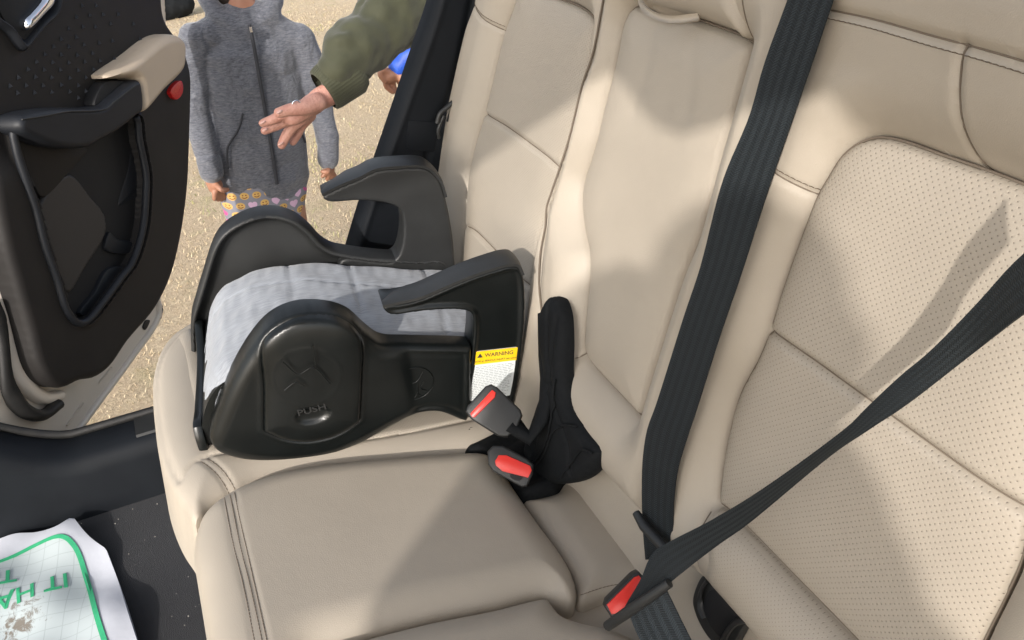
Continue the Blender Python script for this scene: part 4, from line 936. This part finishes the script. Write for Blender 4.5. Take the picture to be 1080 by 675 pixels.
# ------------------------------------------------------------------ people
X0 = 1.92
def cpx(x, y, d=0.): return atx(x, y, X0+d)
child = thing('person', 'small child standing outside in grey heather hooded jacket and printed leggings', 'child', (X0, .12, GZ))
sh = cpx(262, 18); hip = cpx(280, 205)
shL = cpx(205, 48); elL = cpx(209, 112, -.02); wrL = cpx(222, 178, -.06); shR = cpx(318, 48); elR = cpx(338, 110, .0); wrR = cpx(346, 168, -.04)
neck = cpx(254, 4); hd_ = neck+np.array([-.01, .01, .135])
hipL = hip+np.array([0, .055, -.02]); hipR = hip+np.array([0, -.055, -.02])
fL = np.array([X0+.0, hipL[1]+.015, GZ+.06]); fR = np.array([X0+.03, hipR[1]-.01, GZ+.06]); kL = (hipL+fL)/2+np.array([-.02, 0, .03]); kR = (hipR+fR)/2+np.array([-.02, 0, .03])
ch = np.array([0, 1, 0])
def fingers(base, tips, r): return [([base]+[np.array(t) for t in tp_], [r*1.1]+[r]*(len(tp_)-1)+[r*.8]) for tp_ in tips]
def hand_child(w, px_palm, px_tips, px_th, d):
    palm = cpx(*px_palm, d); out = [([w, (w+palm)/2, palm], [.020, .022, .024], .62)]
    for i, (x, y) in enumerate(px_tips):
        t = cpx(x, y, d-.012+.012*i); m = (palm*.55+t*.45)+np.array([-.006, 0, 0]); s_ = palm*.8+t*.2+np.array([0, (-.012+.008*i), 0]); out.append(([s_, m, t], [.0088, .0085, .0072]))
    th = cpx(*px_th, d-.03); out.append(([w*.4+palm*.6, (palm+th)/2+np.array([-.02, 0, 0]), th], [.010, .009, .0075]))
    return out
chains = [([hip, (hip+sh)/2, sh-np.array([0, 0, .08])], [.09, .085, .07], .6, (-1, 0, 0)), ([sh, neck], [.046, .042]),
          ([neck+np.array([0, 0, .03]), hd_], [.035, .05]), ([hd_+np.array([0, 0, -.03]), hd_+np.array([0, 0, .05])], [.075, .082]),
          ([hd_+np.array([-.085, 0, 0]), hd_+np.array([-.1, 0, -.02])], [.012, .012]),
          ([hd_+np.array([.0, .085, -.01]), hd_+np.array([.0, .09, .02])], [.014, .016]), ([hd_+np.array([.0, -.085, -.01]), hd_+np.array([.0, -.09, .02])], [.014, .016]),
          ([shL, elL, wrL], [.036, .03, .022]), ([shR, elR, wrR], [.036, .03, .022]),
          ([hipL, kL, fL], [.065, .045, .032]), ([hipR, kR, fR], [.065, .045, .032]),
          ([fL+np.array([.02, 0, -.03]), fL+np.array([-.12, 0, -.035])], [.03, .026]), ([fR+np.array([.02, 0, -.03]), fR+np.array([-.12, 0, -.035])], [.03, .026])]
chains += hand_child(cpx(221, 184, -.06), (227, 196), [(226, 210), (230, 211), (234, 211), (238, 209)], (240, 200), -.06)
chains += hand_child(cpx(346, 172, -.04), (347, 178), [(340, 186), (345, 189), (350, 189), (354, 187)], (340, 181), -.04)
body = blob('body', chains, M['skin2'], child, .0045, 2)
hair = blob('hair', [([hd_+np.array([.02, 0, .05]), hd_+np.array([.05, 0, -.05]), hd_+np.array([.05, 0, -.14])], [.09, .085, .06])], M['hair'], child, .008, 2)
for s_ in (-1, 1): blob('eye', [([hd_+np.array([-.076, .03*s_, .012]), hd_+np.array([-.078, .03*s_, .013])], [.009, .009])], M['ink'], child, .003, 0)
blob('mouth', [([hd_+np.array([-.078, -.018, -.045]), hd_+np.array([-.082, 0, -.048]), hd_+np.array([-.078, .018, -.045])], [.004, .005, .004])], M['red'], child, .002, 1)
# hoodie
hem = cpx(277, 184); hw = abs(cpx(223, 190)[1]-cpx(327, 190)[1])/2
hood = [([hem, cpx(272, 140), cpx(268, 90), cpx(263, 52), cpx(260, 38)], [hw*.98, hw*1.0, hw*.98, hw*.95, hw*.72], .62, (-1, 0, 0)),
        ([cpx(222, 36), cpx(240, 26), cpx(258, 34, -.03)], [.050, .040, .030]), ([cpx(302, 38), cpx(284, 26), cpx(266, 34, -.03)], [.050, .040, .030]),
        ([cpx(207, 42), cpx(205, 75), cpx(206, 112, -.02), cpx(214, 150, -.05), cpx(222, 174, -.06)], [.052, .048, .043, .037, .034]),
        ([cpx(316, 42), cpx(328, 75), cpx(337, 110, .0), cpx(343, 140, -.03), cpx(346, 158, -.04)], [.052, .047, .041, .036, .033]),
        ([cpx(248, 28, -.045), cpx(228, 14, -.02), cpx(219, -4, .04), cpx(250, -12, .11), cpx(286, -6, .04), cpx(284, 12, -.02), cpx(270, 26, -.045)], [.016, .024, .034, .045, .034, .024, .016]), ([cpx(236, 20, -.01), cpx(260, 26, -.03), cpx(286, 18, -.01)], [.034, .030, .034])]
hoodie = blob('hooded_jacket', hood, M['heather'], child, .006, 3, [(.14, .022), (.06, .005)])
def cuff(p, q, r, nm='cuff'): return blob(nm, [([p, q], [r, r])], M['heather'], hoodie, .004, 1)
cuff(cpx(220, 168, -.06), cpx(223, 181, -.06), .036); cuff(cpx(346, 154, -.04), cpx(346, 168, -.04), .034)
blob('waistband', [([cpx(277, 183), cpx(277, 189)], [hw*1.0, hw*.97], .62, (-1, 0, 0))], M['heather'], hoodie, .005, 1)
# zipper and pocket seams pressed to the jacket front: they ride on its surface
front = -hw*.62
def onf(x, y, e=.006):
    p_ = cpx(x, y); cy = cpx(268+(y-90)*.085, y)[1]; t = min(abs(p_[1]-cy)/hw, .98)
    return atx(x, y, X0-hw*.62*math.sqrt(1-t*t)-e)
zl = resamp(smooth_curve([onf(x, y, .010) for x, y in ((263, 26), (268, 50), (275, 90), (282, 130), (288, 165), (292, 194))], 6), 40)
ribbon('zip', zl+[0, .005, 0], zl-[0, .005, 0], M['zip'], hoodie, .003, .003)
tube('zip_pull', [onf(264, 28, .022), onf(265, 34, .022)], .004, M['chrome'], hoodie)
for pts in ([(256, 120), (252, 135), (243, 150), (240, 156), (240, 178)], [(310, 120), (316, 135), (322, 150)]):
    tube('pocket_seam', smooth_curve([onf(x, y, .008) for x, y in pts], 5), .0035, M['zip'], hoodie)
for pts in ([(256, 8), (262, 25)], [(270, 6), (264, 25)]):
    pass
# leggings
blob('leggings', [([cpx(275, 186), cpx(276, 206)], [hw*.86, hw*.84], .7, (-1, 0, 0)), ([cpx(256, 200), cpx(262, 232), kL, fL+np.array([0, 0, .03])], [.075, .068, .055, .04]), ([cpx(300, 198), cpx(300, 232), kR, fR+np.array([0, 0, .03])], [.072, .066, .055, .04])], M['leggings'], child, .006, 2, [(.08, .010)])
for f_ in (fL, fR): blob('shoe', [([f_+np.array([.03, 0, -.03]), f_+np.array([-.13, 0, -.035])], [.036, .032])], M['blue'], child, .006, 1)

# adult reaching in: arm in olive sleeve, body behind the pillar
XA = 1.02
def apx(x, y, d=0.): return atx(x, y, XA+d)
ad = thing('person', 'adult reaching in with open hand and olive green ribbed cuff sleeve', 'person', (1.25, -.55, GZ))
sh_a = np.array([1.30, -.42, .62]); el_a = apx(425, 5, .10)
fr_ = apx(345, 100); pal = apx(316, 120, -.01)
hand = [([apx(385, 62, .03), apx(352, 96), apx(338, 104)], [.036, .030, .029], .8),
        ([apx(345, 100), apx(330, 110), apx(312, 122, -.01)], [.028, .033, .027], .62, (0, .3, 1)),
        ([apx(334, 108, -.03), apx(318, 114, -.045), apx(305, 116, -.05), apx(294, 119, -.05)], [.020, .016, .0125, .0105]),      # thumb
        ([apx(316, 117, -.012), apx(302, 120, -.015), apx(288, 126, -.012), apx(277, 130, -.01)], [.0135, .012, .0105, .0085]),    # index
        ([apx(316, 122, .004), apx(303, 127, .01), apx(290, 133, .012), apx(279, 138, .012)], [.0135, .012, .0105, .0085]),      # middle
        ([apx(320, 124, .022), apx(309, 133, .03), apx(302, 143, .032), apx(297, 153, .03)], [.014, .0125, .0115, .0095]),     # ring
        ([apx(328, 122, .035), apx(318, 133, .046), apx(313, 143, .05), apx(309, 150, .05)], [.0115, .0105, .0095, .008])]       # little
hand += [([fr_*0+apx(385, 62, .03), el_a, sh_a], [.036, .045, .055]),
         ([np.array([1.32, -.62, .10]), np.array([1.32, -.62, .40]), np.array([1.32, -.62, .62])], [.15, .15, .16], .7, (1, 0, 0)),
         ([np.array([1.32, -.62, .64]), np.array([1.31, -.62, .80])], [.055, .052]), ([np.array([1.30, -.62, .84]), np.array([1.30, -.62, .94])], [.085, .095]),
         ([np.array([1.32, -.55, .12]), np.array([1.32, -.54, -.30]), np.array([1.34, -.54, GZ+.06])], [.09, .065, .045]), ([np.array([1.32, -.71, .12]), np.array([1.32, -.72, -.30]), np.array([1.34, -.72, GZ+.06])], [.09, .065, .045]),
         ([np.array([1.34, -.54, GZ+.045]), np.array([1.18, -.54, GZ+.04])], [.042, .036]), ([np.array([1.34, -.72, GZ+.045]), np.array([1.18, -.72, GZ+.04])], [.042, .036])]
abody = blob('body', hand, M['skin'], ad, .0034, 2)
for (x_, y_, e_) in ((296, 117.5, -.061), (278.5, 128.6, -.018), (281, 136.4, .004), (297.5, 151, .021)):
    c_ = apx(x_, y_, e_); blob('fingernail', [([c_, c_+(apx(x_-2.5, y_+1.2, e_)-c_)], [.0045, .0045], .6)], M['nail'], abody, .0016, 1)
rp = apx(313, 110.5, -.057); bm = bmesh.new()
tube_bm(bm, [rp+np.array([.004, .0085*math.cos(a), -.002+.0095*math.sin(a)]) for a in np.linspace(0, 2*math.pi, 20)], .0014, 6, False); fromp('ring', bm, M['chrome'], ad)
c0 = apx(312.5, 108.5, -.062)
slv = [([apx(364, 72, .01), apx(374, 54, .02), apx(390, 38, .05), apx(412, 10, .09), apx(442, -35, .15), sh_a], [.048, .060, .066, .088, .110, .11], .85, (1, 0, 0)),
       ([apx(366, 44, .0), apx(378, 30, .02), apx(392, 28, .03)], [.030, .034, .03])]
jk = blob('jacket', slv+[([np.array([1.34, -.62, .06]), np.array([1.34, -.62, .40]), np.array([1.33, -.62, .64])], [.19, .19, .17], .72, (1, 0, 0))], M['olive'], ad, .007, 2, [(.11, .045), (.045, .012)])
# ribbed cuff
cbm = bmesh.new(); pA, pB = apx(341, 96, -.0), apx(372, 72, .015); ax = (pB-pA)/np.linalg.norm(pB-pA)
u_ = np.cross(ax, [1, 0, 0]); u_ /= np.linalg.norm(u_); w_ = np.cross(ax, u_)
rings = []
for t, r0 in ((0, .040), (.03, .046), (.15, .0485), (.5, .051), (.9, .054), (1.1, .046)):
    ring = []
    for k in range(180):
        a = k/180*2*math.pi; r1 = r0*(1+.014*math.sin(a*45)); ring.append(cbm.verts.new(pA+(pB-pA)*t+u_*math.cos(a)*r1+w_*math.sin(a)*r1*.8))
    rings.append(ring)
for a_r, b_r in zip(rings, rings[1:]):
    for k in range(180): cbm.faces.new((a_r[k], a_r[(k+1) % 180], b_r[(k+1) % 180], b_r[k]))
cuff_o = fromp('cuff', cbm, M['olive'], jk)
blob('trousers', [([np.array([1.32, -.55, .14]), np.array([1.32, -.54, -.30]), np.array([1.34, -.54, GZ+.12])], [.11, .085, .065]), ([np.array([1.32, -.71, .14]), np.array([1.32, -.72, -.30]), np.array([1.34, -.72, GZ+.12])], [.11, .085, .065])], M['jeans'], ad, .012, 2)
blob('hair', [([np.array([1.34, -.62, .93]), np.array([1.36, -.62, .84])], [.10, .085])], M['hair'], ad, .01, 1)

# second adult in blue, further out behind the pillar
XB = 2.3
def bpx(x, y, d=0.): return atx(x, y, XB+d)
ab = thing('person', 'person in bright blue jacket mostly hidden behind the dark pillar, hand showing', 'person', (XB+.1, -.75, GZ))
bs_ = bpx(470, 0); bt = bs_*[0, 1, 0]+np.array([XB+.08, -.14, 0])
tx, ty = XB+.1, bs_[1]-.16
hb = [([bpx(440, 62), bpx(425, 74), bpx(413, 80)], [.030, .034, .034], .7)]
for i, tp_ in enumerate(([(404, 74), (401, 78), (406, 86)], [(408, 82), (407, 90), (414, 97)], [(414, 86), (416, 94), (422, 101)], [(420, 84), (424, 92), (430, 97)])):
    hb.append(([bpx(414, 78, -.01+.015*i)]+[bpx(x, y, -.015+.015*i) for x, y in tp_], [.014, .012, .011, .010]))
hb.append(([bpx(425, 74, -.02), bpx(423, 84, -.03), bpx(427, 92, -.03)], [.014, .012, .010]))
hb += [([bpx(440, 62), bpx(470, 30), np.array([tx, ty+.17, .62])], [.03, .04, .05]),
       ([np.array([tx, ty, .05]), np.array([tx, ty, .62])], [.15, .15], .7, (1, 0, 0)), ([np.array([tx, ty, .62]), np.array([tx, ty, .80])], [.055, .05]), ([np.array([tx, ty, .84]), np.array([tx, ty, .93])], [.085, .092]),
       ([np.array([tx, ty+.08, .08]), np.array([tx, ty+.08, GZ+.05])], [.085, .045]), ([np.array([tx, ty-.08, .08]), np.array([tx, ty-.08, GZ+.05])], [.085, .045])]
blob('body', hb, M['skin2'], ab, .0055, 2)
blob('jacket', [([bpx(421, 70), bpx(436, 58), bpx(470, 28), np.array([tx, ty+.17, .60])], [.042, .055, .065, .08]), ([np.array([tx, ty, .0]), np.array([tx, ty, .62])], [.18, .17], .7, (1, 0, 0))], M['blue'], ab, .008, 2, [(.08, .012)])
blob('trousers', [([np.array([tx, ty+.08, .08]), np.array([tx, ty+.08, GZ+.10])], [.10, .06]), ([np.array([tx, ty-.08, .08]), np.array([tx, ty-.08, GZ+.10])], [.10, .06])], M['jeans'], ab, .012, 2)

# black bag behind the child
bgp = hit(186, 8, (0, 0, GZ+.08), (0, 0, 1))
bag = thing('bag', 'black bag on the dry grass seen just above the beige door armrest', 'bag', tuple(bgp+np.array([0, 0, -.08])))
blob('bag_body', [([bgp+np.array([-.02, .12, 0]), bgp+np.array([0, -.06, .02])], [.10, .10])], M['fabricblack'], bag, .01, 2, [(.1, .03)])
tube('handle', smooth_curve([bgp+np.array([0, .1, .08]), bgp+np.array([0, .04, .19]), bgp+np.array([0, -.05, .09])], 6), .01, M['fabricblack'], bag)

# unseen figure added beside the near door to cast the lower backrest shade
by = thing('person', 'unseen standing adult in a hat, added outside the near door to cast shade', 'person', (-1.27, .95, GZ))
B_ = lambda x, y, z: np.array([x, y-.32, z])
blob('body', [([B_(-1.27, 1.27, .15), B_(-1.27, 1.27, .55), B_(-1.27, 1.27, .80)], [.15, .17, .17], .7, (0, 1, 0)), ([B_(-1.27, 1.27, .8), B_(-1.29, 1.27, .98)], [.06, .055]), ([B_(-1.30, 1.27, .99), B_(-1.31, 1.27, 1.08)], [.085, .095]),
    ([B_(-1.06, 1.27, .83), B_(-.99, 1.28, .52), B_(-.98, 1.16, .28), B_(-.98, 1.12, .18)], [.07, .05, .04, .035]), ([B_(-1.48, 1.27, .83), B_(-1.56, 1.28, .52), B_(-1.56, 1.16, .28), B_(-1.56, 1.12, .18)], [.07, .05, .04, .035]),
    ([B_(-1.17, 1.27, .15), B_(-1.16, 1.26, -.3), B_(-1.16, 1.28, GZ+.06)], [.10, .065, .045]), ([B_(-1.37, 1.27, .15), B_(-1.38, 1.26, -.3), B_(-1.38, 1.28, GZ+.06)], [.10, .065, .045]),
    ([B_(-1.16, 1.28, GZ+.045), B_(-1.16, 1.10, GZ+.04)], [.045, .04]), ([B_(-1.38, 1.28, GZ+.045), B_(-1.38, 1.10, GZ+.04)], [.045, .04])], M['skin'], by, .01, 2)
blob('jacket', [([B_(-1.25, 1.27, .10), B_(-1.25, 1.27, .50), B_(-1.26, 1.27, .78)], [.17, .20, .27], .7, (0, 1, 0)), ([B_(-1.02, 1.27, .84), B_(-.95, 1.28, .54), B_(-.97, 1.18, .30)], [.10, .085, .06]), ([B_(-1.50, 1.27, .86), B_(-1.58, 1.28, .54), B_(-1.57, 1.18, .30)], [.10, .085, .06]), ([B_(-1.0, 1.27, .86), B_(-1.12, 1.27, .95), B_(-1.30, 1.27, .98)], [.07, .10, .10])], M['olive'], by, .012, 2, [(.12, .03)])
blob('hat', [([B_(-1.31, 1.27, 1.09), B_(-1.31, 1.27, 1.12)], [.12, .10])], M['jeans'], by, .01, 2)
blob('trousers', [([B_(-1.17, 1.27, .12), B_(-1.16, 1.26, -.3), B_(-1.16, 1.28, GZ+.12)], [.12, .085, .065]), ([B_(-1.37, 1.27, .12), B_(-1.38, 1.26, -.3), B_(-1.38, 1.28, GZ+.12)], [.12, .085, .065])], M['jeans'], by, .012, 2)

# ------------------------------------------------------------------ light
d = Vector(SUN).normalized()
sun = bpy.data.objects.new('sun', bpy.data.lights.new('sun', 'SUN')); C.objects.link(sun)
sun.data.energy = 1.75; sun.data.angle = R(1.0); sun.data.color = (1, .94, .88); sun.rotation_euler = (-d).to_track_quat('Z', 'Y').to_euler(); sun.location = (-3, 4, 3)
w = bpy.data.worlds.new('World'); scn.world = w; w.use_nodes = True; nt = w.node_tree
sky = nt.nodes.new('ShaderNodeTexSky'); sky.sky_type = 'NISHITA'; sky.sun_disc = False
el = math.asin(-d.z); az = math.atan2(-d.x, -d.y)
sky.sun_elevation = el; sky.sun_rotation = az; sky.air_density = 1.0; sky.dust_density = 2.5
bg = nt.nodes['Background']; hs = nt.nodes.new('ShaderNodeHueSaturation'); hs.inputs['Saturation'].default_value = .42; nt.links.new(sky.outputs[0], hs.inputs['Color']); nt.links.new(hs.outputs[0], bg.inputs[0]); bg.inputs[1].default_value = .15
scn.view_settings.view_transform = 'Standard'; scn.view_settings.look = 'None'; scn.view_settings.exposure = .98; scn.view_settings.gamma = 1
scn.cycles.max_bounces = 8; scn.cycles.diffuse_bounces = 5
